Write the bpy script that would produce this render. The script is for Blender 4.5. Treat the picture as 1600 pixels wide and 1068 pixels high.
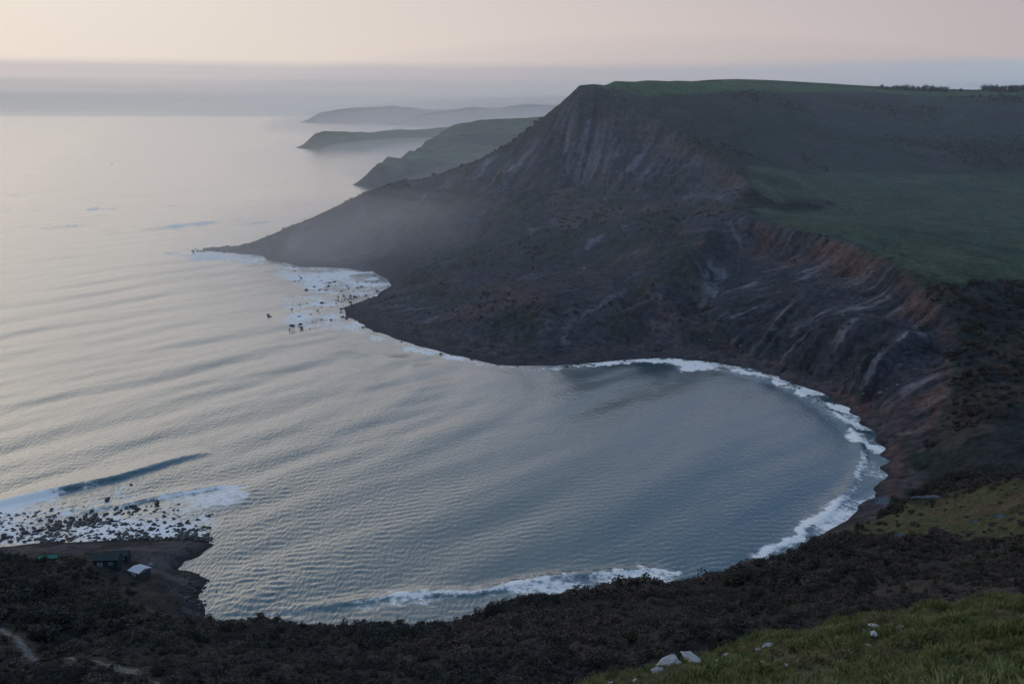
import bpy, math, random
import numpy as np
from mathutils import Vector

for o in list(bpy.data.objects):
    bpy.data.objects.remove(o)
SC = bpy.context.scene
COL = SC.collection
R = math.radians
EYE = 120.0                       # camera height above the sea (m)
PITCH = math.atan(354 / 1556.0)   # looking down on the bay
SUN_AZ = R(-58)                   # afterglow to the left of the view (0 = +Y)
SUN_EL = R(1.5)

# ------------------------------------------------------------------ camera
cam = bpy.data.cameras.new('camera')
cam.lens = 35.0
cam.sensor_width = 36.0
cam.clip_start = 0.2
cam.clip_end = 200000
camo = bpy.data.objects.new('camera', cam)
COL.objects.link(camo)
camo.location = (0, 0, EYE)
camo.rotation_euler = (math.pi / 2 - PITCH, 0, 0)
SC.camera = camo

# ------------------------------------------------------------------ world
W = bpy.data.worlds.new('World')
SC.world = W
W.use_nodes = True


class NT:
    """small helper for node trees"""
    def __init__(self, tree):
        self.t = tree
        tree.nodes.clear()

    def n(self, typ, ins=None, **kw):
        nd = self.t.nodes.new(typ)
        for k, v in kw.items():
            setattr(nd, k, v)
        for k, v in (ins or {}).items():
            s = nd.inputs[k]
            if isinstance(v, bpy.types.NodeSocket):
                self.t.links.new(v, s)
            else:
                s.default_value = v
        return nd

    def m(self, op, a, b=0.0, c=0.0, clamp=False):
        nd = self.n('ShaderNodeMath', {0: a, 1: b, 2: c}, operation=op)
        nd.use_clamp = clamp
        return nd.outputs[0]

    def mix(self, f, a, b, mode='MIX'):
        nd = self.n('ShaderNodeMix', data_type='RGBA', blend_type=mode)
        for k, v in ((0, f), (6, a), (7, b)):
            s = nd.inputs[k]
            if isinstance(v, bpy.types.NodeSocket):
                self.t.links.new(v, s)
            elif k == 0:
                s.default_value = v
            else:
                s.default_value = (*v, 1) if len(v) == 3 else v
        return nd.outputs[2]

    def ss(self, x, lo, hi):
        nd = self.n('ShaderNodeMapRange', {0: x, 1: lo, 2: hi, 3: 0.0, 4: 1.0}, interpolation_type='SMOOTHSTEP')
        return nd.outputs[0]

    def noise(self, vec, scale, detail=3, rough=0.5):
        return self.n('ShaderNodeTexNoise', {'Vector': vec, 'Scale': scale, 'Detail': detail, 'Roughness': rough}).outputs[0]


g = NT(W.node_tree)
sky = g.n('ShaderNodeTexSky', sky_type='NISHITA', sun_disc=False, sun_elevation=SUN_EL,
          sun_rotation=SUN_AZ, altitude=100, air_density=1.2, dust_density=2.5, ozone_density=2.0)
tc = g.n('ShaderNodeTexCoord').outputs['Generated']
sep = g.n('ShaderNodeSeparateXYZ', {0: tc})
sx, sy, sz = sep.outputs
# angle towards the afterglow: 1 there, -1 opposite
toward = g.m('ADD', g.m('MULTIPLY', sx, math.sin(SUN_AZ)), g.m('MULTIPLY', sy, math.cos(SUN_AZ)))
glow = g.m('MULTIPLY_ADD', toward, 0.5, 0.5, clamp=True)
# high thin cloud veil catching the last light, over the clear sky
def ramp(f, stops):
    nd = g.n('ShaderNodeValToRGB', {0: f})
    el = nd.color_ramp.elements
    while len(el) < len(stops):
        el.new(0.5)
    for e, (p_, c_) in zip(el, stops):
        e.position = p_
        e.color = (*c_, 1)
    return nd.outputs[0]


veil_col = ramp(glow, [(0.0, (0.16, 0.20, 0.30)), (0.545, (0.325, 0.288, 0.30)), (0.75, (0.435, 0.38, 0.365)), (0.93, (0.53, 0.48, 0.43)), (1.0, (0.76, 0.64, 0.50))])
zen_col = ramp(glow, [(0.0, (0.05, 0.09, 0.17)), (0.545, (0.055, 0.10, 0.18)), (0.65, (0.085, 0.13, 0.20)), (0.75, (0.19, 0.22, 0.26)), (0.86, (0.44, 0.43, 0.41)), (0.94, (0.74, 0.68, 0.59)), (1.0, (0.78, 0.70, 0.59))])
zen_col = g.mix(g.ss(sz, 0.42, 0.85), zen_col, (0.20, 0.30, 0.46))
veil_col = g.mix(g.ss(sz, 0.05, 0.40), veil_col, zen_col)
skyc = g.n('ShaderNodeVectorMath', {0: sky.outputs[0], 3: 0.10}, operation='SCALE').outputs[0]
base = g.mix(0.85, skyc, veil_col)
# low cloud bank along the horizon
mp = g.n('ShaderNodeMapping', {'Vector': tc, 'Scale': (1.5, 1.5, 26.0)}).outputs[0]
wob = g.noise(mp, 1.6, 4, 0.55)
edge = g.m('ADD', sz, g.m('MULTIPLY', g.m('SUBTRACT', wob, 0.5), 0.010))
bank = g.m('SUBTRACT', 1.0, g.ss(edge, 0.0425, 0.0525))
streak = g.noise(g.n('ShaderNodeMapping', {'Vector': tc, 'Scale': (1.0, 1.0, 60.0)}).outputs[0], 2.0, 3)
bank_low = ramp(glow, [(0.0, (0.1, 0.129, 0.189)), (0.545, (0.169, 0.214, 0.268)), (0.75, (0.198, 0.224, 0.248)), (0.93, (0.198, 0.206, 0.224)), (1.0, (0.218, 0.218, 0.228))])
bank_top = ramp(glow, [(0.0, (0.119, 0.149, 0.218)), (0.545, (0.218, 0.248, 0.293)), (0.75, (0.287, 0.267, 0.287)), (0.93, (0.332, 0.303, 0.303)), (1.0, (0.356, 0.317, 0.307))])
bank_col = g.mix(g.ss(g.m('ADD', sz, g.m('MULTIPLY', g.m('SUBTRACT', streak, 0.5), 0.035)), 0.008, 0.045), bank_low, bank_top)
final = g.mix(g.m('MULTIPLY', bank, 0.95), base, bank_col)
bg = g.n('ShaderNodeBackground', {0: final, 1: 1.0})
g.n('ShaderNodeOutputWorld', {0: bg.outputs[0]})

# ------------------------------------------------------------------ sun (already at the horizon: very weak)
sl = bpy.data.lights.new('sun', 'SUN')
sl.energy = 0.06
sl.angle = R(12)
sl.color = (1.0, 0.72, 0.5)
slo = bpy.data.objects.new('sun', sl)
COL.objects.link(slo)
sd = Vector((math.sin(SUN_AZ) * math.cos(R(6)), math.cos(SUN_AZ) * math.cos(R(6)), math.sin(R(6))))
slo.rotation_euler = (-sd).to_track_quat('-Z', 'Y').to_euler()

SC.view_settings.view_transform = 'Standard'
SC.view_settings.look = 'None'
SC.view_settings.exposure = 0.85
SC.view_settings.gamma = 1.0
SC.view_settings.use_curve_mapping = False
SC.render.engine = 'CYCLES'
SC.cycles.use_denoising = True
SC.cycles.denoising_prefilter = 'ACCURATE'
SC.cycles.max_bounces = 6
SC.cycles.volume_bounces = 3
SC.cycles.volume_step_rate = 1.0
SC.cycles.volume_max_steps = 128

# ------------------------------------------------------------------ measuring and noise helpers
F = 1556.0


def ray(u, v):
    dx = (u - 800) / F
    dy = (534 - v) / F
    return np.array([dx, math.cos(PITCH) + dy * math.sin(PITCH), -math.sin(PITCH) + dy * math.cos(PITCH)])


def Z(u, v, z=0.0):
    """point of the place seen at photo position (u, v) that lies at height z"""
    d = ray(u, v)
    t = (z - EYE) / d[2]
    return (d[0] * t, d[1] * t, z)


def Y(u, v, y):
    """point seen at (u, v) that lies y metres out"""
    d = ray(u, v)
    t = y / d[1]
    return (d[0] * t, y, EYE + d[2] * t)


def hash2(ix, iy, seed):
    h = (ix.astype(np.int64) * 374761393 + iy.astype(np.int64) * 668265263 + seed * 1442695041) & 0xFFFFFFFF
    h = ((h ^ (h >> 13)) * 1274126177) & 0xFFFFFFFF
    h = (h ^ (h >> 16)) & 0xFFFFFFFF
    return (h.astype(np.float32) / np.float32(4294967295.0))


def vn(x, y, seed=0):
    ix = np.floor(x); iy = np.floor(y)
    fx = (x - ix).astype(np.float32); fy = (y - iy).astype(np.float32)
    fx = fx * fx * fx * (fx * (fx * 6 - 15) + 10); fy = fy * fy * fy * (fy * (fy * 6 - 15) + 10)
    ix = ix.astype(np.int64); iy = iy.astype(np.int64)
    a = hash2(ix, iy, seed); b = hash2(ix + 1, iy, seed)
    c = hash2(ix, iy + 1, seed); d = hash2(ix + 1, iy + 1, seed)
    return (a + (b - a) * fx) * (1 - fy) + (c + (d - c) * fx) * fy - 0.5


def fbm(x, y, scale, octs=4, seed=0, gain=0.5):
    s = 0.0; amp = 1.0; f = 1.0 / scale
    for k in range(octs):
        s = s + amp * vn(x * f + 17.3 * k, y * f - 9.1 * k, seed + k)
        amp *= gain; f *= 2.03
    return s


def sstep(x, a, b):
    t = np.clip((x - a) / (b - a), 0, 1)
    return t * t * (3 - 2 * t)


def in_poly(x, y, poly):
    c = np.zeros(x.shape, bool)
    n = len(poly)
    for i in range(n):
        x1, y1 = poly[i][0], poly[i][1]
        x2, y2 = poly[(i + 1) % n][0], poly[(i + 1) % n][1]
        if y1 == y2:
            continue
        k = ((y1 > y) != (y2 > y)) & (x < (x2 - x1) * (y - y1) / (y2 - y1) + x1)
        c ^= k
    return c


def seg_dist(x, y, pts, closed=False):
    d = np.full(x.shape, 1e9, np.float32)
    n = len(pts)
    for i in range(n if closed else n - 1):
        ax, ay = pts[i][0], pts[i][1]
        bx, by = pts[(i + 1) % n][0], pts[(i + 1) % n][1]
        vx, vy = bx - ax, by - ay
        t = np.clip(((x - ax) * vx + (y - ay) * vy) / (vx * vx + vy * vy + 1e-9), 0, 1)
        d = np.minimum(d, np.hypot(x - ax - t * vx, y - ay - t * vy))
    return d


def soft_poly(x, y, poly, w):
    """1 inside, 0 outside, blend of width w"""
    d = seg_dist(x, y, poly, True)
    d = np.where(in_poly(x, y, poly), d, -d)
    return sstep(d, -w, w)


def resample(pts, step):
    out = []
    for a, b in zip(pts[:-1], pts[1:]):
        a = np.array(a); b = np.array(b)
        n = max(1, int(np.linalg.norm((b - a)[:2]) / step))
        for k in range(n):
            out.append(tuple(a + (b - a) * k / n))
    out.append(tuple(pts[-1]))
    return out


# ------------------------------------------------------------------ lie of the land
# shoreline of the bay, from the rocky point round to the boat huts
shore_far = [Z(*q) for q in [(318, 391), (355, 394), (400, 397), (425, 408), (480, 417), (560, 419), (602, 432), (612, 446), (590, 462),
                             (532, 482), (560, 505), (620, 530), (700, 553), (780, 570), (860, 572), (940, 565), (1040, 559),
                             (1120, 566), (1200, 583), (1265, 606), (1325, 640), (1372, 680), (1388, 720), (1376, 766),
                             (1325, 812), (1245, 856)]]
shore_near = [Z(*q) for q in [(1195, 896), (1130, 915), (1060, 930), (960, 938), (860, 946), (765, 978), (700, 992), (620, 990),
                              (560, 984), (400, 984), (318, 972), (306, 938), (325, 905), (300, 893), (272, 890), (288, 876), (318, 862),
                              (338, 850), (318, 846), (250, 842), (150, 844), (60, 848), (0, 852), (-250, 858)]]
C = [Z(300, 391, -1.0), Z(318, 389, 0.4), Z(345, 387, 1.6), Z(372, 386, 2.4), Z(400, 383, 5), Z(330, 381, -1.5), Z(380, 376, -1.5)]


def line(pts, step=14):
    C.extend(resample(pts, step))


line(shore_far, 12)
line([shore_far[-1], shore_near[0]], 12)
line(shore_near, 7)
# back of the beach
line([Z(u, v, 3.0) for u, v in [(1200, 565), (1290, 592), (1350, 628), (1402, 682), (1420, 730), (1412, 765)]], 10)
line([Z(u, v, 3.0) for u, v in [(560, 412), (628, 428), (640, 446), (615, 465)]], 12)
# the big cliff: ridge falling to the point, seen against the sea
line([Y(390, 381, 895), Y(440, 362, 915), Y(480, 345, 930), Y(520, 326, 945), Y(560, 305, 960), Y(605, 287, 972), Y(632, 279, 980),
      Y(655, 283, 980), Y(700, 266, 980), Y(760, 245, 970), Y(800, 225, 960), Y(840, 195, 950), Y(880, 160, 945), Y(897, 143, 942), Y(905, 133, 940)], 12)
# edge of the upper crags
line([Y(905, 133, 940), Y(935, 137, 932), Y(975, 152, 918), Y(1020, 180, 895), Y(1060, 205, 860), Y(1100, 235, 820), Y(1150, 270, 770), Y(1180, 296, 730)], 12)
# crest of the low cliff round the bay
line([Y(1180, 296, 730), Y(1165, 318, 705), Y(1150, 332, 690), Y(1200, 350, 650), Y(1270, 370, 600), Y(1340, 385, 556), Y(1375, 402, 525), Y(1400, 420, 500),
      Y(1440, 455, 468), Y(1480, 490, 438), Y(1495, 520, 418), Y(1496, 545, 402), Y(1480, 600, 374), Y(1462, 680, 342)], 10)
C += [Z(1440, 740, 2.5), Z(1425, 770, 2.5)]
# slopes and landslips under the crags
C += [Y(*q) for q in [(850, 260, 880), (900, 215, 905), (950, 290, 835), (980, 225, 880), (1050, 290, 800), (1130, 302, 752), (1080, 262, 808), (800, 290, 905), (760, 290, 930),
                      (700, 300, 935), (600, 330, 930), (520, 370, 905), (560, 350, 925), (640, 330, 925), (715, 302, 925), (695, 370, 825), (672, 410, 755), (655, 432, 705),
                      (600, 400, 810), (500, 398, 868), (640, 400, 790), (735, 400, 740), (700, 480, 603), (640, 480, 612), (800, 400, 700), (800, 340, 800), (900, 340, 770), (900, 400, 680), (1000, 400, 660), (1000, 350, 725),
                      (1080, 330, 715), (900, 480, 560), (1000, 480, 548), (800, 480, 568), (760, 520, 532), (1100, 515, 515), (850, 540, 503), (950, 532, 512), (1050, 530, 512),
                      (1150, 455, 560), (1200, 500, 498), (1150, 540, 492), (1250, 560, 448), (1300, 500, 458), (1250, 450, 520), (1350, 560, 416), (1380, 500, 445), (1400, 600, 392), (1420, 660, 365), (1450, 600, 382), (1430, 520, 425)]]
line([Y(1150, 332, 690), Y(1120, 356, 655), Y(1088, 385, 622), Y(1058, 415, 590), Y(1030, 450, 556), Y(1010, 485, 528)], 8)      # spur dividing landslip and low cliff
C += [Y(*q) for q in [(1190, 385, 640), (1130, 400, 632), (1180, 430, 585), (1100, 440, 588), (1240, 420, 565), (1090, 480, 545)]]
# fields behind the crest and the hill beyond
C += [Y(*q) for q in [(1250, 270, 850), (1400, 270, 880), (1600, 270, 880), (1300, 340, 715), (1450, 340, 700), (1600, 340, 700), (1400, 400, 556), (1550, 440, 485), (1600, 400, 565),
                      (1500, 438, 475), (1780, 270, 880), (1780, 400, 560), (1200, 320, 735), (1230, 335, 700), (1400, 139.5, 1250), (1300, 134.5, 1210), (1180, 130, 1150), (1050, 126, 1080), (960, 127, 1000), (1000, 126.3, 1040), (1110, 127.5, 1115), (1250, 132, 1180), (1350, 137, 1230), (1500, 141, 1255), (1600, 142, 1260),
                      (1200, 150, 1050), (1400, 147, 1180), (1000, 150, 955), (1080, 150, 985), (1600, 150, 1180), (1200, 200, 960), (1400, 200, 1050), (1600, 200, 1030), (1100, 180, 925),
                      (1300, 240, 920), (1500, 235, 960), (1780, 150, 1180), (1780, 142, 1260), (1780, 210, 1020), (1140, 230, 860)]]
C += [(280, 1400, 150), (500, 1500, 142), (800, 1500, 138), (1100, 1300, 140), (160, 1250, 148), (1100, 900, 75), (900, 500, 45)]
# far side of the ridge, down to the next bay
C += [(-290, 905, -3), (-250, 950, -4), (-205, 1000, -4), (-165, 1050, -3), (-120, 1090, -2), (-70, 1120, -2), (-10, 1150, -2), (40, 1200, -2), (90, 1300, -2), (130, 1500, -2), (140, 1650, -2),
      (30, 1060, 60), (75, 1080, 110), (-60, 1050, 36), (-110, 1035, 28)]
# stream valley and the slopes to its right
C += [Y(*q) for q in [(1600, 700, 300), (1560, 640, 335), (1600, 600, 362), (1600, 520, 418), (1600, 455, 475), (1540, 700, 308), (1530, 560, 400), (1540, 480, 445), (1780, 600, 370), (1780, 480, 460), (1500, 740, 300)]]
C += [Z(*q) for q in [(1440, 777, 7), (1480, 762, 14), (1540, 752, 20), (1600, 745, 25), (1780, 735, 34), (1400, 800, 7), (1350, 830, 7), (1300, 838, 8), (1500, 800, 16), (1500, 830, 18), (1600, 800, 23), (1600, 840, 27), (1400, 835, 12),
                      (1300, 860, 11), (1400, 862, 18), (1600, 868, 33), (1500, 862, 26), (1240, 868, 8)]]
C += [(150, 275, 9), (175, 285, 12), (205, 290, 16)]
# scrubby undercliff on this side
C += [Z(q[0], q[1] + 15, q[2] - 1.2) for q in [(1190, 868, 8), (1130, 886, 10), (1055, 903, 11), (1000, 906, 11.5), (960, 910, 12), (900, 916, 12.5), (860, 920, 12), (800, 938, 11), (760, 955, 9), (700, 970, 8), (620, 968, 8), (560, 961, 8.5), (470, 965, 8), (400, 963, 7), (335, 961, 6)]]
C += [Z(*q) for q in [
                      (1200, 930, 20), (1300, 900, 24), (1400, 930, 33), (1600, 900, 40), (1500, 900, 36), (1100, 960, 30), (1000, 930, 17), (1000, 990, 37), (900, 980, 27), (800, 1010, 31), (700, 1000, 20), (600, 1010, 22), (500, 990, 15), (400, 1010, 22), (300, 990, 16), (200, 960, 14), (200, 1040, 29),
                      (60, 1010, 27), (0, 1068, 36), (0, 985, 25), (200, 1068, 37), (400, 1068, 38), (600, 1068, 40), (800, 1068, 42), (900, 1068, 45), (-250, 1068, 40), (-250, 960, 22),
                      (218, 912, 5), (180, 892, 4.5), (75, 870, 5), (150, 868, 3), (250, 880, 2.2), (0, 866, 5), (0, 880, 9), (0, 930, 16), (100, 930, 13), (100, 895, 8), (280, 930, 4), (-250, 880, 10), (290, 852, 2.2), (200, 855, 2.2), (100, 856, 2.4), (260, 865, 2), (250, 905, 3.5)]]
# the steep hillside the photographer stands on, and its grassy shoulder
knoll_edge = [Y(*q) for q in [(955, 1068, 40), (1040, 1047, 44), (1110, 1025, 46.5), (1200, 1003, 49), (1300, 986, 51), (1400, 970, 52.5), (1500, 955, 54), (1600, 941, 55), (1720, 925, 56)]]
line(knoll_edge, 3)
C += [(0, 0, 118.3), (-6, 6, 115.2), (6, 6, 115.6), (8, 18, 108.2), (14, 25, 104.6), (9, 30, 101.2), (20, 12, 111.5), (22, 35, 100.0), (30, 40, 98.5), (40, 30, 104), (2, 34, 97.5), (-3, 30, 99.5), (-12, 18, 106), (-20, 6, 113), (-25, 30, 97), (-40, 10, 110), (-60, 30, 95),
      (0, 48, 88.5), (6, 52, 86.5), (12, 57, 84.0), (20, 60, 82.5), (28, 62, 82), (36, 63.5, 82), (-20, 50, 84), (0, 80, 66), (30, 88, 64.5), (60, 92, 66), (60, 60, 84), (-30, 85, 62), (-60, 80, 64), (30, 125, 46), (60, 140, 46), (85, 145, 49), (120, 140, 58), (-60, 130, 40), (15, 105, 55), (110, 180, 44), (160, 200, 50), (-110, 130, 44),
      (0, -25, 124), (30, -20, 123), (-30, -20, 122), (80, 0, 116), (-80, 0, 112), (200, 100, 80), (-130, 60, 76)]
# sea floor
C += [(x, y, -7) for x, y in [Z(*q)[:2] for q in [(400, 600), (800, 680), (1100, 680), (600, 850), (200, 600), (1000, 800), (0, 500), (1200, 720), (400, 480), (450, 850), (700, 880), (300, 430), (1250, 650), (1150, 820), (900, 620), (-200, 700), (-300, 500), (650, 620)]]]
C += [(x, y, -1.2) for x, y in [Z(*q)[:2] for q in [(0, 800), (150, 810), (330, 800), (-200, 800), (480, 470), (440, 430), (540, 450), (520, 500)]]]
C += [(-420, 1000, -9), (-350, 1200, -9), (-200, 1300, -9), (-50, 1400, -9), (50, 1700, -9), (-500, 600, -9), (-400, 400, -8), (-260, 230, 8), (-300, 120, 30)]
for rim_, cx_, cy_, dn_, dz_ in ((resample([Y(1200, 350, 650), Y(1270, 370, 600), Y(1340, 385, 556), Y(1400, 420, 500), Y(1440, 455, 468), Y(1480, 490, 438), Y(1495, 520, 418), Y(1496, 545, 402)], 12), 70, 440, 6.0, 10.0),
                                 (resample([Y(935, 137, 932), Y(1020, 180, 895), Y(1060, 205, 860), Y(1100, 235, 820), Y(1150, 270, 770)], 14), 0, 740, 7.0, 12.0)):
    for x_, y_, z_ in rim_:
        l_ = math.hypot(cx_ - x_, cy_ - y_)
        ex, ey = (cx_ - x_) / l_, (cy_ - y_) / l_
        C.append((x_ + ex * dn_, y_ + ey * dn_, z_ - dz_))
        C.append((x_ - ex * 6, y_ - ey * 6, z_ + 0.2))
CP = np.array(C, np.float64)
keep = []                                   # drop near-duplicate control points
for i in range(len(CP)):
    if all((CP[i, 0] - CP[j, 0]) ** 2 + (CP[i, 1] - CP[j, 1]) ** 2 > 2.2 ** 2 for j in keep):
        keep.append(i)
CP = CP[keep]
D = np.hypot(CP[:, None, 0] - CP[None, :, 0], CP[:, None, 1] - CP[None, :, 1])
wts = np.linalg.solve(D - 0.3 * np.eye(len(CP)) * 0, CP[:, 2] - 20.0)


CXY = CP[:, :2].astype(np.float32)


def rbf(x, y):
    sh = np.shape(x)
    x = np.asarray(x, np.float32).ravel(); y = np.asarray(y, np.float32).ravel()
    out_ = np.zeros(x.shape, np.float64)
    ch = 8000
    for i in range(0, len(x), ch):
        dx = x[i:i + ch, None] - CXY[None, :, 0]
        dy = y[i:i + ch, None] - CXY[None, :, 1]
        dx *= dx; dy *= dy; dx += dy
        np.sqrt(dx, out=dx)
        out_[i:i + ch] = dx.astype(np.float64) @ wts
    return (out_ + 20.0).reshape(sh)


# coarse grid: slope, raycasts, down-slope streaks
GX0, GX1, GY0, GY1, GS = -320.0, 760.0, -30.0, 1310.0, 2.5
gx = np.arange(GX0, GX1, GS); gy = np.arange(GY0, GY1, GS)
GXX, GYY = np.meshgrid(gx, gy)
GH = rbf(GXX, GYY)
gdy, gdx = np.gradient(GH, GS)
GSL = np.hypot(gdx, gdy)


def gsamp(A, x, y):
    fx = np.clip((x - GX0) / GS, 0, len(gx) - 1.001); fy = np.clip((y - GY0) / GS, 0, len(gy) - 1.001)
    ix = fx.astype(int); iy = fy.astype(int); fx = fx - ix; fy = fy - iy
    return (A[iy, ix] * (1 - fx) + A[iy, ix + 1] * fx) * (1 - fy) + (A[iy + 1, ix] * (1 - fx) + A[iy + 1, ix + 1] * fx) * fy


def blur(A, n):
    for _ in range(n):
        P = np.pad(A, 1, mode='edge')
        A = (P[1:-1, 1:-1] * 2 + P[:-2, 1:-1] + P[2:, 1:-1] + P[1:-1, :-2] + P[1:-1, 2:]) / 6
    return A


GSLs = blur(GSL, 3)
bx, by = blur(gdx, 4), blur(gdy, 4)
nm = np.hypot(bx, by) + 1e-6
DXn, DYn = bx / nm, by / nm


def lic(src, steps, h):
    acc = src.copy(); n = 1
    for sgn in (1, -1):
        px, py = GXX.copy(), GYY.copy()
        for _ in range(steps):
            ux, uy = gsamp(DXn, px, py), gsamp(DYn, px, py)
            px = px + sgn * h * ux; py = py + sgn * h * uy
            acc = acc + gsamp(src, px, py); n += 1
    acc = acc / n
    return (acc - acc.mean()) / acc.std()


ST1 = lic(vn(GXX / 6.0, GYY / 6.0, 5) + 0.6 * vn(GXX / 3.0, GYY / 3.0, 6), 9, 2.5)
ST2 = lic(vn(GXX / 17.0, GYY / 17.0, 9), 12, 3.5)


FX0, FY0, FS = -30.0, 325.0, 1.0
FXX, FYY = np.meshgrid(np.arange(FX0, 240.0, FS), np.arange(FY0, 965.0, FS))


def fsamp(A, x, y):
    fx = np.clip((x - FX0) / FS, 0, FXX.shape[1] - 1.001); fy = np.clip((y - FY0) / FS, 0, FXX.shape[0] - 1.001)
    ix = fx.astype(int); iy = fy.astype(int); fx = fx - ix; fy = fy - iy
    return (A[iy, ix] * (1 - fx) + A[iy, ix + 1] * fx) * (1 - fy) + (A[iy + 1, ix] * (1 - fx) + A[iy + 1, ix + 1] * fx) * fy


def lic_fine(src, steps, h):
    dxn, dyn = gsamp(DXn, FXX, FYY), gsamp(DYn, FXX, FYY)
    acc = src.copy(); n = 1
    for sgn in (1, -1):
        px, py = FXX.copy(), FYY.copy()
        for _ in range(steps):
            ux, uy = fsamp(dxn, px, py), fsamp(dyn, px, py)
            px = px + sgn * h * ux; py = py + sgn * h * uy
            acc = acc + fsamp(src, px, py); n += 1
    acc = acc / n
    return (acc - acc.mean()) / acc.std()


ST3 = lic_fine(vn(FXX / 2.4, FYY / 2.4, 15) + 0.5 * vn(FXX / 5.5, FYY / 5.5, 16), 8, 1.6)


def cast(u, v, lo=20.0, hi=1300.0):
    """where the line of sight through photo position (u, v) meets the land"""
    d = ray(u, v)
    t = np.arange(lo, hi, 1.0) / d[1]
    h = gsamp(GH, d[0] * t, d[1] * t)
    k = np.argmax(h > EYE + d[2] * t)
    if not (h > EYE + d[2] * t).any():
        k = len(t) - 1
    return (d[0] * t[k], d[1] * t[k])


def cpoly(pts, lo=20.0):
    return [cast(u, v, lo) for u, v in pts]


POLY = {
    'field': cpoly([(1165, 262), (1300, 268), (1460, 272), (1600, 272), (1760, 275), (1760, 425), (1600, 436), (1545, 440), (1500, 446), (1462, 436), (1420, 424), (1395, 410), (1345, 383), (1270, 366), (1200, 345), (1175, 325), (1290, 326), (1310, 316), (1180, 300)], 450),
    'thicket': cpoly([(1160, 300), (1250, 305), (1310, 316), (1290, 326), (1175, 325), (1150, 318)], 600),
    'valley': cpoly([(1440, 452), (1470, 440), (1500, 452), (1545, 436), (1600, 442), (1760, 440), (1760, 735), (1600, 748), (1500, 752), (1450, 770), (1450, 735), (1472, 660), (1490, 600), (1505, 540), (1490, 490)], 270),
    'near_green': cpoly([(1445, 782), (1500, 766), (1600, 752), (1760, 745), (1760, 845), (1600, 842), (1500, 848), (1400, 846), (1300, 842), (1240, 852), (1330, 815)], 150),
    'top': cpoly([(935, 137), (1000, 150), (1080, 148), (1200, 141), (1350, 143), (1600, 149), (1760, 149)], 880) + [(900, 1300), (900, 1700), (90, 1700), (90, 1100)],
    'crag': cpoly([(905, 137), (935, 139), (1020, 182), (1060, 207), (1150, 272), (1182, 298), (1150, 318), (1050, 310), (940, 300), (880, 270), (850, 200)], 600),
    'lowcliff': cpoly([(1150, 332), (1200, 350), (1270, 370), (1340, 385), (1400, 420), (1440, 455), (1480, 490), (1496, 540), (1480, 610), (1462, 690), (1430, 735), (1400, 680), (1340, 625), (1260, 590), (1180, 560), (1120, 500), (1090, 430)], 330),
    'under': cpoly([(390, 382), (560, 306), (632, 280), (760, 247), (840, 197), (900, 215), (1050, 300), (1150, 330), (1090, 430), (1120, 500), (1180, 565), (1040, 555), (940, 562), (860, 568), (780, 567), (620, 527), (535, 482), (612, 445), (560, 416), (425, 404)], 400),
}
GM = {k: blur(in_poly(GXX, GYY, p).astype(np.float32), 2) for k, p in POLY.items()}
SHORE = shore_far + shore_near
GSHORE = np.zeros_like(GH)
GSHORE = seg_dist(GXX, GYY, SHORE)
# red rim of bare soil along the cliff edges
RIM = [Y(1020, 180, 895), Y(1060, 205, 860), Y(1100, 235, 820), Y(1150, 270, 770), Y(1180, 296, 730)]
RIM2 = [Y(1200, 350, 650), Y(1270, 370, 600), Y(1340, 385, 556), Y(1400, 420, 500), Y(1440, 455, 468), Y(1480, 490, 438), Y(1495, 520, 418), Y(1496, 545, 402), Y(1480, 600, 374), Y(1462, 680, 342)]


PONDS = []
for u_, v_, rx_, ry_ in ((1572, 808, 3.4, 1.6), (1530, 815, 2.4, 1.0), (1414, 836, 2.6, 1.1), (1384, 784, 4.6, 3.0), (1452, 775, 4.0, 1.2)):
    px_, py_ = cast(u_, v_, 200)
    PONDS.append((px_, py_, max(1.0, float(gsamp(GH, np.array(px_), np.array(py_)))), rx_, ry_))


GRIDGE = np.minimum(seg_dist(GXX, GYY, [Y(390, 381, 895), Y(480, 345, 930), Y(560, 305, 960), Y(632, 279, 980), Y(700, 266, 980), Y(760, 245, 970), Y(840, 195, 950), Y(905, 133, 940), Y(975, 152, 918), Y(1020, 180, 895)]),
                    np.minimum(seg_dist(GXX, GYY, RIM), seg_dist(GXX, GYY, RIM2)))


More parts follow.
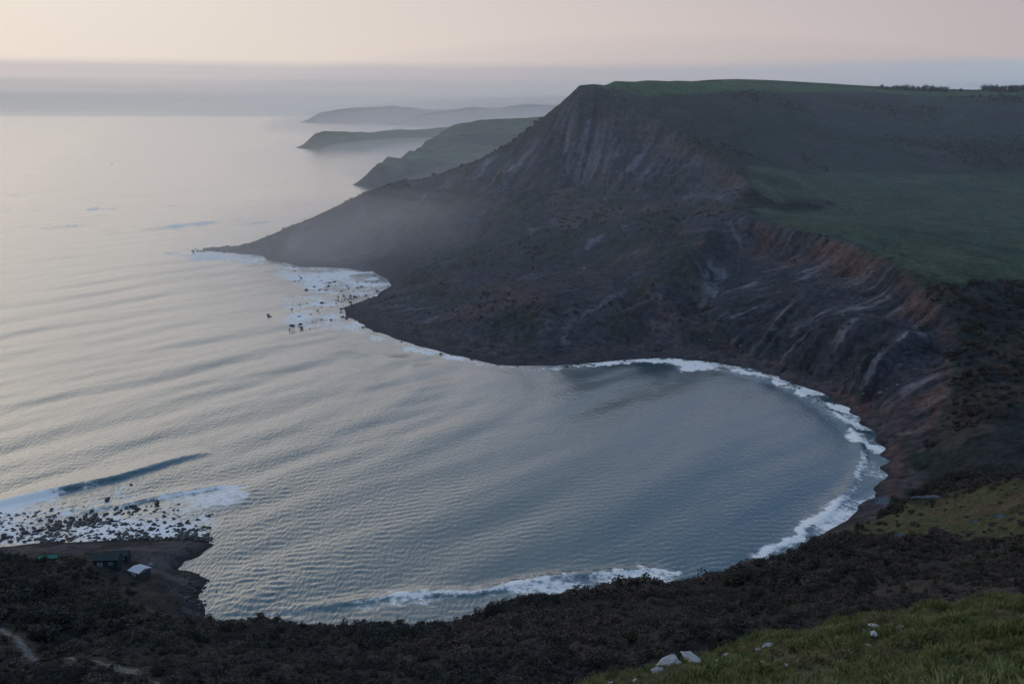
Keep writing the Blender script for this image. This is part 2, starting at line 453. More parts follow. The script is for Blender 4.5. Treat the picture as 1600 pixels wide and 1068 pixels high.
def land(x, y):
    """height of the ground with all its relief"""
    h = rbf(x, y)
    sl = gsamp(GSLs, x, y)
    r = np.hypot(x, y)
    dry = sstep(h, -0.5, 4.0)
    far = sstep(r, 320, 420)
    st1 = gsamp(ST1, x, y); st2 = gsamp(ST2, x, y)
    lowc = gsamp(GM['lowcliff'], x, y); crag = gsamp(GM['crag'], x, y); und = gsamp(GM['under'], x, y)
    fld = np.maximum.reduce([gsamp(GM['field'], x, y), gsamp(GM['top'], x, y)])
    steep = sstep(sl, 0.22, 0.6)
    cl = np.maximum.reduce([lowc, crag, und * 0.8])
    gul = cl * steep * dry * far
    st3 = fsamp(ST3, x, y)
    rock = np.maximum(lowc, crag) * sstep(sl, 0.25, 0.6) * dry * far
    off = 0.25 + 0.75 * sstep(gsamp(GRIDGE, x, y), 4, 40)
    h = h + gul * off * (st2 * (1.6 + 2.0 * und + 1.2 * crag) - 1.2 * np.abs(st2) + st1 * 1.4) + rock * (0.4 + 0.6 * off) * (st3 * 1.3 - 1.5 * np.abs(st3) - 0.9 * np.abs(st1) + 1.7)
    h = h + crag * sstep(sl, 0.2, 0.5) * 1.1 * np.sin(h * 2 * math.pi / 7.0 + 2 * fbm(x, y, 40, 2, 31)) * 0.9
    h = h + lowc * sstep(sl, 0.3, 0.7) * dry * far * off * 0.7 * np.sin(h * 2 * math.pi / 5.5 + 3 * fbm(x, y, 30, 3, 33))
    slump = und * dry * far
    h = h + slump * off * sstep(sl, 0.18, 0.5) * 0.9 * np.sin(h * 2 * math.pi / 9.0 + 4 * fbm(x, y, 45, 3, 35))
    h = h + slump * off * ((fbm(x, y, 60, 5, 41, 0.55) * 11.0 - np.abs(fbm(x, y, 34, 4, 43, 0.55)) * 7.0 + 1.2) * (0.45 + 0.8 * steep))
    bushy = (1 - fld) * far * dry * (0.3 + 0.7 * sstep(gsamp(GRIDGE, x, y), 2, 20))
    h = h + bushy * (np.abs(fbm(x, y, 7, 3, 51)) * 1.8 + fbm(x, y, 30, 3, 52) * 2.0) * (1 - 0.5 * gul)
    h = h + fld * fbm(x, y, 90, 3, 61) * 1.0
    near = (1 - far) * dry
    kn = sstep(y, 75, 62) * sstep(h, 70, 84)
    h = h + near * (1 - kn) * (fbm(x, y, 14, 4, 71) * 3.2 * sstep(r, 100, 140) + np.abs(fbm(x, y, 4, 2, 72)) * 0.7)
    # sheep-trod terracettes and tussocks on the grassy shoulder
    tz = np.sin((h + 0.22 * x + 2.2 * fbm(x, y, 9, 3, 81)) * 2 * math.pi / 1.9)
    h = h + kn * (0.27 * tz + fbm(x, y, 2.2, 4, 82) * 0.42) * sstep(r, 2, 8)
    for px_, py_, pl_, rx_, ry_ in PONDS:
        q = np.hypot((x - px_) / rx_, (y - py_) / ry_)
        wob = 0.25 * fbm(x, y, 3.5, 2, 95)
        h = np.where(q < 2.2, h + (pl_ - 0.30 + 0.45 * np.maximum(q + wob - 0.5, 0) - h) * sstep(q, 2.1, 1.0), h)
    # beach cusps
    bc = sstep(gsamp(GSHORE, x, y), 22, 4) * sstep(h, 6, 2) * sstep(x, 90, 120) * sstep(y, 290, 310)
    h = h + bc * (0.55 * np.sin(y * 2 * math.pi / 17.0 + 1.2 * np.sin(y / 9.0)) + fbm(x, y, 5, 3, 91) * 0.35)
    return h


# ------------------------------------------------------------------ materials
def new_mat(name):
    m = bpy.data.materials.new(name)
    m.use_nodes = True
    return m, NT(m.node_tree)


def out(g, bsdf, disp=None):
    g.n('ShaderNodeOutputMaterial', {0: bsdf})


def bsdf(g, col, rough=0.9, spec=0.25, normal=None, **kw):
    ins = {'Base Color': col if isinstance(col, bpy.types.NodeSocket) else (*col, 1), 'Roughness': rough, 'Specular IOR Level': spec}
    ins.update(kw)
    if normal is not None:
        ins['Normal'] = normal
    return g.n('ShaderNodeBsdfPrincipled', ins).outputs[0]


def terrain_mat(name, fine, bump_d, bump_s=0.6):
    m, g = new_mat(name)
    a = g.n('ShaderNodeAttribute', attribute_name='albedo').outputs[0]
    p = g.n('ShaderNodeNewGeometry').outputs['Position']
    n1 = g.noise(p, 1.0 / fine, 6, 0.72)
    n2 = g.noise(p, 0.22 / fine, 4, 0.6)
    k = g.m('MULTIPLY_ADD', g.m('SUBTRACT', n1, 0.5), 3.4, g.m('MULTIPLY_ADD', n2, 1.4, 0.32))
    k = g.m('MAXIMUM', k, 0.15)
    c = g.n('ShaderNodeVectorMath', {0: a, 3: k}, operation='SCALE').outputs[0]
    b = g.n('ShaderNodeBump', {'Height': n1, 'Distance': bump_d, 'Strength': bump_s}).outputs[0]
    out(g, bsdf(g, c, 0.95, 0.12, b))
    return m


def plain_mat(name, col, rough=0.8, var=0.35, scale=2.0, spec=0.25, bump=0.0, rnd=0.0, bump_d=0.1):
    m, g = new_mat(name)
    p = g.n('ShaderNodeTexCoord').outputs['Object']
    n = g.noise(p, scale, 4, 0.6)
    k = g.m('MULTIPLY_ADD', n, 2 * var, 1 - var)
    if rnd:
        rr = g.n('ShaderNodeObjectInfo').outputs['Random']
        k = g.m('MULTIPLY', k, g.m('MULTIPLY_ADD', rr, 2 * rnd, 1 - rnd))
    c = g.n('ShaderNodeVectorMath', {0: (*col,), 3: k}, operation='SCALE').outputs[0]
    nn = g.n('ShaderNodeBump', {'Height': n, 'Distance': bump_d, 'Strength': bump}).outputs[0] if bump else None
    out(g, bsdf(g, c, rough, spec, nn))
    return m


M_head = terrain_mat('headland_ground', 3.2, 2.6, 0.9)
M_near = terrain_mat('hillside_ground', 0.8, 0.5, 0.9)


# ------------------------------------------------------------------ mesh helpers
def mesh_obj(name, verts, faces, mat, parent=None, smooth=False):
    me = bpy.data.meshes.new(name)
    me.from_pydata([tuple(v) for v in verts], [], [tuple(f) for f in faces])
    me.update()
    if smooth:
        me.shade_smooth()
    if mat:
        me.materials.append(mat)
    o = bpy.data.objects.new(name, me)
    COL.objects.link(o)
    if parent:
        o.parent = parent
    return o


def grid_obj(name, X, Yy, Zz, mat, attrs=None, keep=None):
    """grid mesh from 2-D arrays; keep = boolean per quad"""
    nr, nc = X.shape
    idx = np.arange(nr * nc).reshape(nr, nc)
    q = np.stack([idx[:-1, :-1], idx[:-1, 1:], idx[1:, 1:], idx[1:, :-1]], -1)
    q = q[keep] if keep is not None else q.reshape(-1, 4)
    used = np.unique(q)
    remap = np.zeros(nr * nc, np.int64)
    remap[used] = np.arange(len(used))
    q = remap[q]
    co = np.stack([X, Yy, Zz], -1).reshape(-1, 3)[used].astype(np.float32)
    me = bpy.data.meshes.new(name)
    me.vertices.add(len(co))
    me.vertices.foreach_set('co', co.ravel())
    me.loops.add(q.size)
    me.loops.foreach_set('vertex_index', q.ravel().astype(np.int32))
    me.polygons.add(len(q))
    me.polygons.foreach_set('loop_start', np.arange(0, q.size, 4, dtype=np.int32))
    me.polygons.foreach_set('loop_total', np.full(len(q), 4, np.int32))
    me.update(calc_edges=True)
    me.shade_smooth()
    for k, v in (attrs or {}).items():
        if v.ndim == 3:
            a = me.attributes.new(k, 'FLOAT_COLOR', 'POINT')
            vv = np.ones((len(co), 4), np.float32)
            vv[:, :3] = v.reshape(-1, 3)[used]
            a.data.foreach_set('color', vv.ravel())
        else:
            a = me.attributes.new(k, 'FLOAT', 'POINT')
            a.data.foreach_set('value', v.ravel()[used].astype(np.float32))
    me.materials.append(mat)
    o = bpy.data.objects.new(name, me)
    COL.objects.link(o)
    return o


def tag(o, label, cat=None, group=None, kind=None):
    o['label'] = label
    if cat:
        o['category'] = cat
    if group:
        o['group'] = group
    if kind:
        o['kind'] = kind
    return o


def mixc(a, b, t):
    t = t[..., None]
    return a * (1 - t) + np.array(b, np.float32) * t


# ------------------------------------------------------------------ headland and bay cliffs
az = np.radians(np.arange(-20.0, 37.0, 0.072))
r = [300.0]
while r[-1] < 1650:
    x = r[-1]
    r.append(x + (1.25 if x < 620 else 1.7 if x < 1000 else 3.0 if x < 1260 else 12.0))
r = np.array(r)
RR, AA = np.meshgrid(r, az, indexing='ij')
X, YY = RR * np.sin(AA), RR * np.cos(AA)
HB = gsamp(GH, X, YY)
H = land(X, YY)
sl = gsamp(GSLs, X, YY)


def nz(sc, oc, seed):
    return fbm(X, YY, sc, oc, seed, 0.55)


st1 = gsamp(ST1, X, YY); st2 = gsamp(ST2, X, YY); st3 = fsamp(ST3, X, YY)
dark_scrub = np.array((0.040, 0.040, 0.034), np.float32)
alb = np.zeros(X.shape + (3,), np.float32) + np.array((0.028, 0.040, 0.030), np.float32)      # rough hill grass and furze
alb = mixc(alb, (0.026, 0.030, 0.024), sstep(nz(60, 5, 101), 0.0, 0.25) * 0.8)
alb = mixc(alb, (0.060, 0.055, 0.045), sstep(nz(35, 4, 103), 0.12, 0.4) * 0.5)
und = gsamp(GM['under'], X, YY)
c = np.zeros_like(alb) + np.array((0.047, 0.046, 0.048), np.float32)                           # slipped clay and scrub
c = mixc(c, (0.130, 0.134, 0.140), sstep(st1 * 0.7 + st2 * 0.4 + nz(80, 3, 105) * 1.5 + nz(12, 3, 106) * 0.8, 0.45, 1.9) * 0.9)  # grey shale streaks
c = mixc(c, (0.034, 0.040, 0.030), sstep(nz(26, 5, 107), 0.02, 0.20) * 0.85)
c = mixc(c, (0.092, 0.060, 0.050), sstep(nz(48, 5, 109) + 0.12 * st1, 0.16, 0.45) * 0.7)       # rusty bracken
alb = alb * (1 - und[..., None]) + c * und[..., None]
crag = gsamp(GM['crag'], X, YY)
c = np.zeros_like(alb) + np.array((0.070, 0.064, 0.062), np.float32)
c = mixc(c, (0.108, 0.113, 0.122), sstep(st3 * 0.8 + st1 * 0.25 + nz(60, 3, 111) * 1.2 + nz(9, 4, 112) * 2.2, 0.2, 2.0))
c = mixc(c, (0.045, 0.045, 0.040), sstep(nz(30, 4, 113) + 0.1 * st2, 0.05, 0.3) * 0.9)
alb = alb * (1 - crag[..., None]) + c * crag[..., None]
lowc = gsamp(GM['lowcliff'], X, YY)
c = np.zeros_like(alb) + np.array((0.044, 0.043, 0.046), np.float32)
c = mixc(c, (0.145, 0.140, 0.134), sstep(st3 * 1.0 + st1 * 0.4 + nz(30, 3, 115), 0.5, 2.0) * 0.9)
c = mixc(c, (0.030, 0.032, 0.032), sstep(-st3 * 0.5 - st1 * 0.4 + nz(40, 4, 117) * 1.5, 0.2, 1.3) * 0.8)
alb = alb * (1 - lowc[..., None]) + c * lowc[..., None]
for rim, w0, amt in ((RIM, 13, 0.7), (RIM2, 30, 0.85)):
    d = seg_dist(X, YY, rim)
    k = sstep(d + nz(14, 5, 119) * 22 - st1 * 2 - st3 * 2, w0, 1) * np.maximum.reduce([crag, lowc, und])
    alb = mixc(alb, (0.118, 0.066, 0.047), k * amt * sstep(nz(30, 4, 135) + 0.10 * st3, -0.30, 0.15))
val = gsamp(GM['valley'], X, YY)
c = np.zeros_like(alb) + np.array((0.028, 0.030, 0.026), np.float32)
c = mixc(c, (0.062, 0.050, 0.036), sstep(nz(22, 4, 121), 0.1, 0.35) * 0.7)
alb = alb * (1 - val[..., None]) + c * val[..., None]
fld = gsamp(GM['field'], X, YY)
c = np.zeros_like(alb) + np.array((0.052, 0.070, 0.040), np.float32)
c = mixc(c, (0.068, 0.082, 0.046), sstep(nz(50, 4, 123), -0.05, 0.3))
c = mixc(c, (0.030, 0.048, 0.030), sstep(nz(24, 5, 125), 0.10, 0.4) * 0.75)
alb = alb * (1 - fld[..., None]) + c * fld[..., None]
thk = gsamp(GM['thicket'], X, YY)
alb = mixc(alb, (0.030, 0.032, 0.026), thk * sstep(nz(14, 3, 127), -0.35, -0.05))
top = gsamp(GM['top'], X, YY)
c = np.zeros_like(alb) + np.array((0.052, 0.090, 0.036), np.float32)
c = mixc(c, (0.05, 0.085, 0.034), sstep(nz(60, 3, 129), 0.0, 0.3))
alb = alb * (1 - top[..., None]) + c * top[..., None]
ng = gsamp(GM['near_green'], X, YY)
alb = mixc(alb, (0.070, 0.068, 0.034), ng)
dsh = gsamp(GSHORE, X, YY)
beach = sstep(H, 4.2, 2.6) * sstep(dsh, 34, 20)
bcol = np.zeros_like(alb) + np.array((0.066, 0.054, 0.050), np.float32)
bcol = mixc(bcol, (0.088, 0.054, 0.046), sstep(nz(18, 3, 131), 0.05, 0.3) * sstep(X, 90, 120))
bcol = mixc(bcol, (0.035, 0.034, 0.036), sstep(nz(5, 4, 133), 0.0, 0.2) * sstep(X, 60, 20))
bcol = mixc(bcol, (0.045, 0.040, 0.040), sstep(H, 1.3, 0.3))
alb = alb * (1 - beach[..., None]) + bcol * beach[..., None]
alb = np.clip(alb * np.array((1.15, 1.22, 1.42), np.float32), 0.008, 0.6)     # bluish cast of dusk light and haze put into every ground colour


def quadmask(M):
    return (M[:-1, :-1] + M[1:, :-1] + M[:-1, 1:] + M[1:, 1:]) / 4


above = quadmask((H > -2.5).astype(np.float32)) > 0
kind = np.zeros(above.shape, int)                       # 0 hill
kind[quadmask(np.maximum.reduce([und, crag, lowc])) > 0.5] = 1      # cliff
kind[quadmask(np.maximum(fld, top)) > 0.5] = 2          # field
kind[quadmask(beach) > 0.5] = 3
kind[quadmask((H < 0.3).astype(np.float32)) > 0.5] = 3
names = [('hill', 'dark green scrubby hill behind the bay with a pale grass brow'), ('cliff', 'dark crumbling cliffs and landslips round the far side of the bay'),
         ('field', 'smooth green grass fields on top of the cliff and headland'), ('beach', 'narrow dark pebble beach round the head of the bay')]
HEAD = []
for k, (nme, lab) in enumerate(names):
    o = grid_obj(nme, X, YY, H, M_head, {'albedo': alb}, above & (kind == k))
    tag(o, lab, kind='structure')
    HEAD.append(o)

# ------------------------------------------------------------------ near hillside
az = np.radians(np.arange(-48.0, 48.01, 0.16))
r = [0.6]
while r[-1] < 303:
    x = r[-1]
    r.append(x + max(0.16, 0.0078 * x if x < 110 else 0.9))
r = np.array(r)
RR, AA = np.meshgrid(r, az, indexing='ij')
X, YY = RR * np.sin(AA), RR * np.cos(AA)
H = land(X, YY) - 0.5 * sstep(RR, 299.5, 300.5)
sl = gsamp(GSLs, X, YY)
kn = sstep(YY, 75, 60) * sstep(H, 70, 84)
alb = np.zeros(X.shape + (3,), np.float32) + np.array((0.040, 0.036, 0.032), np.float32)
alb = mixc(alb, (0.066, 0.050, 0.040), sstep(nz(18, 4, 201), 0.05, 0.3) * 0.8)
alb = mixc(alb, (0.036, 0.040, 0.024), sstep(nz(14, 4, 203), 0.12, 0.32) * 0.7)
ng = gsamp(GM['near_green'], X, YY)
c = np.zeros_like(alb) + np.array((0.075, 0.074, 0.034), np.float32)
c = mixc(c, (0.090, 0.070, 0.040), sstep(nz(12, 4, 205), 0.05, 0.3))
alb = alb * (1 - ng[..., None]) + c * ng[..., None]
val = gsamp(GM['valley'], X, YY)
alb = mixc(alb, (0.028, 0.030, 0.026), val)
c = np.zeros_like(alb) + np.array((0.070, 0.080, 0.028), np.float32)
c = mixc(c, (0.110, 0.075, 0.040), sstep(nz(3, 4, 207), 0.10, 0.35) * 0.7)
alb = alb * (1 - kn[..., None]) + c * kn[..., None]
dsh = gsamp(GSHORE, X, YY)
beach = sstep(H, 4.4, 2.8) * sstep(dsh, 26, 16)
bcol = np.zeros_like(alb) + np.array((0.085, 0.074, 0.072), np.float32)
bcol = mixc(bcol, (0.040, 0.037, 0.036), sstep(nz(6, 4, 211), 0.0, 0.25))
bcol = mixc(bcol, (0.040, 0.034, 0.034), sstep(H, 0.9, 0.2))
alb = alb * (1 - beach[..., None]) + bcol * beach[..., None]
PATH = [cast(u, v, 100) for u, v in [(-40, 982), (0, 986), (25, 996), (45, 1012), (62, 1021), (85, 1026), (112, 1031), (150, 1043), (182, 1056)]]
PATH2 = [cast(u, v, 90) for u, v in [(182, 1056), (205, 1063), (235, 1070), (270, 1082)]]
pd = np.minimum(seg_dist(X, YY, PATH), seg_dist(X, YY, PATH2))
alb = mixc(alb, (0.17, 0.16, 0.145), sstep(pd + nz(3, 3, 213) * 0.8, 1.1, 0.6))
alb = np.clip(alb, 0.008, 0.6)
above = quadmask((H > -2.5).astype(np.float32)) > 0
isb = quadmask(np.maximum(beach, (H < 0.3))) > 0.5
ispath = (quadmask(sstep(pd, 1.15, 0.85)) > 0.5)
o = grid_obj('hillside', X, YY, H, M_near, {'albedo': alb}, above & ~isb & ~ispath)
tag(o, 'steep dark scrubby hillside in the foreground running down to the bay', kind='structure')
o = grid_obj('shore', X, YY, H, M_near, {'albedo': alb}, above & isb)
tag(o, 'dark rock ledge and shingle shore by the boat huts', kind='structure')
o = grid_obj('footpath', X, YY, H, M_near, {'albedo': alb}, above & ispath & ~isb)
tag(o, 'pale footpath winding through the scrub at lower left', kind='structure')
NEAR = (X, YY, H, kn, beach, ng, pd)

# ------------------------------------------------------------------ distant headlands
M_far = terrain_mat('distant_ground', 22, 4)


def far_land(name, label, pts, x0, x1, y0, y1, nx, ny, rel, cols):
    P = np.array(pts, np.float64)
    d = np.hypot(P[:, None, 0] - P[None, :, 0], P[:, None, 1] - P[None, :, 1])
    w = np.linalg.solve(d, P[:, 2])
    x, y = np.meshgrid(np.linspace(x0, x1, nx), np.linspace(y0, y1, ny))
    h = np.zeros(x.shape)
    for k in range(len(P)):
        h += w[k] * np.hypot(x - P[k, 0], y - P[k, 1])
    s = (x1 - x0) / 14
    h = h + rel * fbm(x, y, s, 6, 301, 0.5) * sstep(h, 0, rel * 2) * 1.0
    gyy, gxx = np.gradient(h, (y1 - y0) / ny, (x1 - x0) / nx)
    sl = np.hypot(gxx, gyy)
    a = np.zeros(x.shape + (3,), np.float32) + np.array(cols[0], np.float32)
    a = mixc(a, cols[1], sstep(fbm(x, y, s * 0.6, 4, 305), 0.0, 0.25))
    a = mixc(a, cols[2], sstep(sl, 0.22, 0.42))
    o = grid_obj(name, x, y, h, M_far, {'albedo': a}, quadmask((h > -4).astype(np.float32)) > 0)
    tag(o, label, kind='structure')
    return o


GREEN = ((0.060, 0.100, 0.050), (0.080, 0.100, 0.055), (0.065, 0.055, 0.050))
pts = resample([Z(573, 291), Z(600, 290), Z(650, 287), Z(760, 284), Z(900, 282), Z(1100, 280)], 60)
pts += resample([Y(577, 270, 1785), Y(583, 260, 1800), Y(592, 254, 1815), Y(612, 259, 1830), Y(640, 266, 1815), Y(700, 267, 1800), Y(800, 264, 1810), Y(900, 262, 1820), Y(1100, 262, 1820)], 40)
pts += resample([Y(590, 253, 1830), Y(605, 246, 1880), Y(640, 236, 1980), Y(665, 222, 2160), Y(690, 206, 2380), Y(715, 198.5, 2500), Y(760, 195.5, 2600), Y(870, 190, 2700), Y(1000, 185, 2750), Y(1150, 180, 2750)], 70)
pts += [Y(700, 240, 2050), Y(760, 225, 2150), Y(860, 215, 2300), Y(960, 210, 2300)]
pts += [(p[0] - 36, p[1] + 100, -12) for p in resample([Z(575, 289), Y(588, 262, 1810), Y(640, 236, 2050), Y(690, 206, 2500), Y(730, 199, 2750)], 80)]
pts += [(x, 1700, -15) for x in range(-400, 700, 100)] + [(x, 3100, 60) for x in range(0, 700, 200)] + [(-420, 1900, -15), (-420, 2300, -15), (-350, 2700, -15), (-250, 3050, -12)]
pts += [(*Z(q_[0], q_[1])[:2], q_[2]) for q_ in [(562, 292, -9), (566, 286, -12), (556, 280, -14), (548, 292, -14), (530, 285, -15), (520, 295, -15), (575, 297, -9), (600, 296, -9), (640, 293, -9), (700, 291, -9)]]
far_land('headland', 'green sloping headland with dark low cliff beyond the big cliff', pts, -420, 650, 1700, 3050, 330, 420, 6, GREEN)

pts = resample([Z(482, 232), Z(520, 233), Z(600, 232), Z(700, 231), Z(900, 230)], 150)
pts += resample([Y(485, 214, 3920), Y(491, 208.5, 3940), Y(505, 206, 3960), Y(560, 204.5, 4000), Y(620, 203.5, 4100), Y(680, 200, 4300), Y(760, 197, 4600), Y(1000, 190, 5000)], 120)
pts += [(p[0] - 30, p[1] + 220, -20) for p in resample([Z(480, 232), Y(500, 207, 3960), Y(560, 204, 4100), Y(620, 202, 4400), Y(680, 199, 4700)], 150)]
pts += [(x, 3650, -20) for x in range(-1100, 700, 200)] + [(-1100, 4100, -20), (-1000, 4800, -20), (-600, 5200, -20), (200, 5400, 80)]
pts += [(*Z(q_[0], q_[1])[:2], q_[2]) for q_ in [(476, 232.5, -10), (477, 229, -14), (472, 226, -18), (468, 233, -16), (455, 230, -20), (440, 236, -20), (485, 236, -10), (540, 236, -10), (600, 236, -10), (700, 236, -10)]]
far_land('headland', 'hazy flat topped headland standing out furthest into the sea mist', pts, -1050, 600, 3650, 5200, 260, 240, 8, GREEN)

DIST = ((0.06, 0.09, 0.06), (0.08, 0.09, 0.06), (0.14, 0.13, 0.12))
pts = resample([(Y(640, 200, 12500)[0], 12500, -5), (Y(1000, 200, 12500)[0], 12500, -5)], 300)
pts += resample([Y(640, 190, 12900), Y(652, 184, 12900), Y(668, 177, 13000), Y(700, 173, 13100), Y(725, 169, 13200), Y(760, 170, 13200), Y(800, 167.5, 13200), Y(832, 163, 13200), Y(850, 165, 13200), Y(880, 164, 13200), Y(1000, 164, 13200)], 150)
pts += [(x, 15000, -40) for x in range(-2200, 2200, 400)] + [(-1650, 13000, -30), (-1700, 14000, -30), (-1900, 12500, -30)]
far_land('headland', 'pale blue hills fading in haze just left of the big cliff', pts, -1800, 1700, 12300, 14600, 260, 120, 30, DIST)

pts = resample([(Y(485, 190, 16800)[0], 16800, -5), (Y(760, 190, 16800)[0], 16800, -5)], 300)
pts += resample([Y(488, 183, 17300), Y(500, 176, 17300), Y(525, 171.5, 17400), Y(570, 169, 17500), Y(612, 165.5, 17500), Y(640, 170, 17500), Y(680, 173, 17500), Y(760, 175, 17500)], 200)
pts += [(x, 19500, -40) for x in range(-3800, 0, 400)] + [(-3600, 17300, -30), (-3700, 18400, -30)]
far_land('headland', 'faintest blue-grey coast low on the horizon between sea and cloud', pts, -3700, -300, 16700, 19300, 240, 120, 30, DIST)

# ------------------------------------------------------------------ sea
rng = np.random.default_rng(7)
inner = np.arange(-31.0, 31.01, 0.076)
azd = np.concatenate([np.arange(-75, -31, 1.2), inner, np.arange(31.5, 60, 1.5)])
r = [190.0]
while r[-1] < 90000:
    x = r[-1]
    r.append(x + max(0.55, x * x / 120.0 / 1000.0))
r = np.array(r)
RR, AA = np.meshgrid(r, np.radians(azd), indexing='ij')
X, YY = RR * np.sin(AA), RR * np.cos(AA)
HG = np.where((X > GX0) & (X < GX1) & (YY < GY1), gsamp(GH, X, YY), -9.0)
dsh = np.where(RR < 1300, gsamp(GSHORE, X, YY), 999.0)
bay = soft_poly(X, YY, [Z(*q)[:2] for q in [(640, 540), (780, 560), (1040, 550), (1400, 600), (1500, 750), (1200, 900), (800, 1000), (560, 985), (600, 800), (690, 650)]], 45.0)
fade = sstep(RR, 2600, 700)
wz = np.zeros_like(X)
# long swell coming in from the left, bending round into the bay
ang0 = math.atan2(-0.62, 0.78)
warp = 9 * fbm(X, YY, 120, 2, 401) * fade
for lam, amp, da in ((46, 0.30, 0.0), (37, 0.18, 0.10), (29, 0.12, -0.12), (21, 0.07, 0.2), (17, 0.05, -0.25)):
    a = ang0 + da
    ph = (X * math.cos(a) + YY * math.sin(a) + warp) * 2 * math.pi / lam + rng.uniform(0, 6.28)
    s = np.sin(ph)
    wz += amp * (s + 0.28 * np.cos(2 * ph)) * (1 - 0.72 * bay) * sstep(RR, 5200, 1500) * (0.55 + 0.9 * (fbm(X, YY, 160, 2, 402 + int(lam)) + 0.5))
# diffracted arcs inside the bay
cxb, cyb = -118.0, 440.0
rb = np.hypot(X - cxb, YY - cyb)
soft_bay = sstep(rb, 40, 75) * sstep(X, -110, -60) * sstep(YY, 330, 370) * (dsh > 4)
for lam, amp in ((34, 0.30), (23, 0.10), (12, 0.03)):
    wz += amp * np.sin((rb + 5 * fbm(X, YY, 60, 2, 421)) * 2 * math.pi / lam) * np.maximum(bay, soft_bay) * np.exp(-np.maximum(rb - 70, 0) / 110)
# wind chop
Xs, Ys = X + 3.0 * fbm(X, YY, 38, 2, 405), YY + 3.0 * fbm(X, YY, 38, 2, 407)
for k in range(44):
    lam = 1.25 * (3.8 / 1.25) ** rng.random()
    a = -1.28 + rng.normal(0, 0.34)
    ph = ((Xs * math.cos(a) + Ys * math.sin(a)) * (2 * math.pi / lam) + rng.uniform(0, 6.28)).astype(np.float32)
    lim = lam * 150.0
    if k % 6 == 0:
        gust = (0.18 + 2.6 * np.clip(fbm(X / 1.8, YY, 60, 3, 430 + k) + 0.45, 0, 1) ** 1.6) * (1 - 0.72 * bay)
    wz += 0.0046 * lam * np.sin(ph) * sstep(RR, lim, lim * 0.45) * gust


def ridge(pts, h, wf, wb, fadeend=True):
    """a breaking wave: steep towards the shore side (right of the line)"""
    P = [np.array(q[:2]) for q in pts]
    best = np.full(X.shape, 1e9); side = np.zeros(X.shape); tt = np.zeros(X.shape)
    L = len(P) - 1
    for i in range(L):
        v = P[i + 1] - P[i]
        t = np.clip(((X - P[i][0]) * v[0] + (YY - P[i][1]) * v[1]) / (v @ v), 0, 1)
        dx, dy = X - P[i][0] - t * v[0], YY - P[i][1] - t * v[1]
        d = np.hypot(dx, dy)
        k = d < best
        best = np.where(k, d, best); tt = np.where(k, (i + t) / L, tt)
        side = np.where(k, np.sign(dx * v[1] - dy * v[0]), side)
    e = np.sin(np.clip(tt, 0, 1) * math.pi) ** 0.6 if fadeend else 1.0
    w = np.where(side > 0, wf, wb)
    return h * np.exp(-(best / w) ** 2) * e, best * side, tt


BREAK = [Z(*q) for q in [(-260, 850), (-120, 822), (0, 788), (60, 776), (120, 763), (180, 750), (235, 733), (285, 717), (330, 706)]]
bz, bd, bt = ridge(BREAK, 1.9, 2.2, 7.0)
wz = wz * (1 - 0.6 * np.exp(-(bd / 9) ** 2)) + bz
BREAK2 = [Z(*q) for q in [(120, 800), (200, 787), (270, 773), (335, 762), (375, 760)]]
b2, bd2, bt2 = ridge(BREAK2, 1.0, 1.6, 4.0)
wz += b2
SHB = [Z(*q) for q in [(400, 958), (520, 945), (640, 928), (740, 928), (860, 905), (1000, 890), (1060, 895)]]
b3, bd3, bt3 = ridge(SHB, 0.7, 1.4, 3.5)
wz += b3
BRR = [Z(*q) for q in [(1190, 868), (1250, 838), (1300, 800), (1332, 760), (1350, 720), (1345, 690), (1318, 655), (1270, 622), (1215, 596), (1130, 575), (1050, 563)]]
b4, bd4, bt4 = ridge(BRR, 0.75, 1.3, 3.5)
wz += b4
far_b = 0
for q0, q1, hh in (((-30, 312), (120, 296), 3.0), ((-20, 332), (30, 330), 3.5), ((130, 327), (190, 327), 4.0), ((50, 357), (155, 350), 3.5), ((210, 360), (350, 345), 4.0),
                   ((80, 240), (160, 236), 5.0), ((290, 222), (370, 219), 5.0), ((360, 352), (420, 345), 3.0), ((0, 270), (110, 262), 2.6), ((210, 312), (350, 296), 2.4), ((330, 290), (470, 300), 2.2), ((420, 315), (520, 322), 2.2), ((240, 285), (330, 277), 2.2)):
    a_, b_ = np.array(Z(*q0)[:2]), np.array(Z(*q1)[:2])
    mid = (a_ + b_) / 2 + (b_ - a_)[::-1] * np.array([1, -1]) * 0.04
    fb, fd, ft = ridge([(*a_, 0), (*mid, 0), (*b_, 0)], hh * 0.55, 7.0 + RR / 400, 16.0 + RR / 200)
    wz += fb
    if hh > 2.9 and q0[1] > 290:
        far_b = np.maximum(far_b, np.exp(-((fd - 6) / 9.0) ** 2) * np.sin(np.clip(ft, 0, 1) * math.pi) ** 0.7)
qb = np.random.default_rng(33)
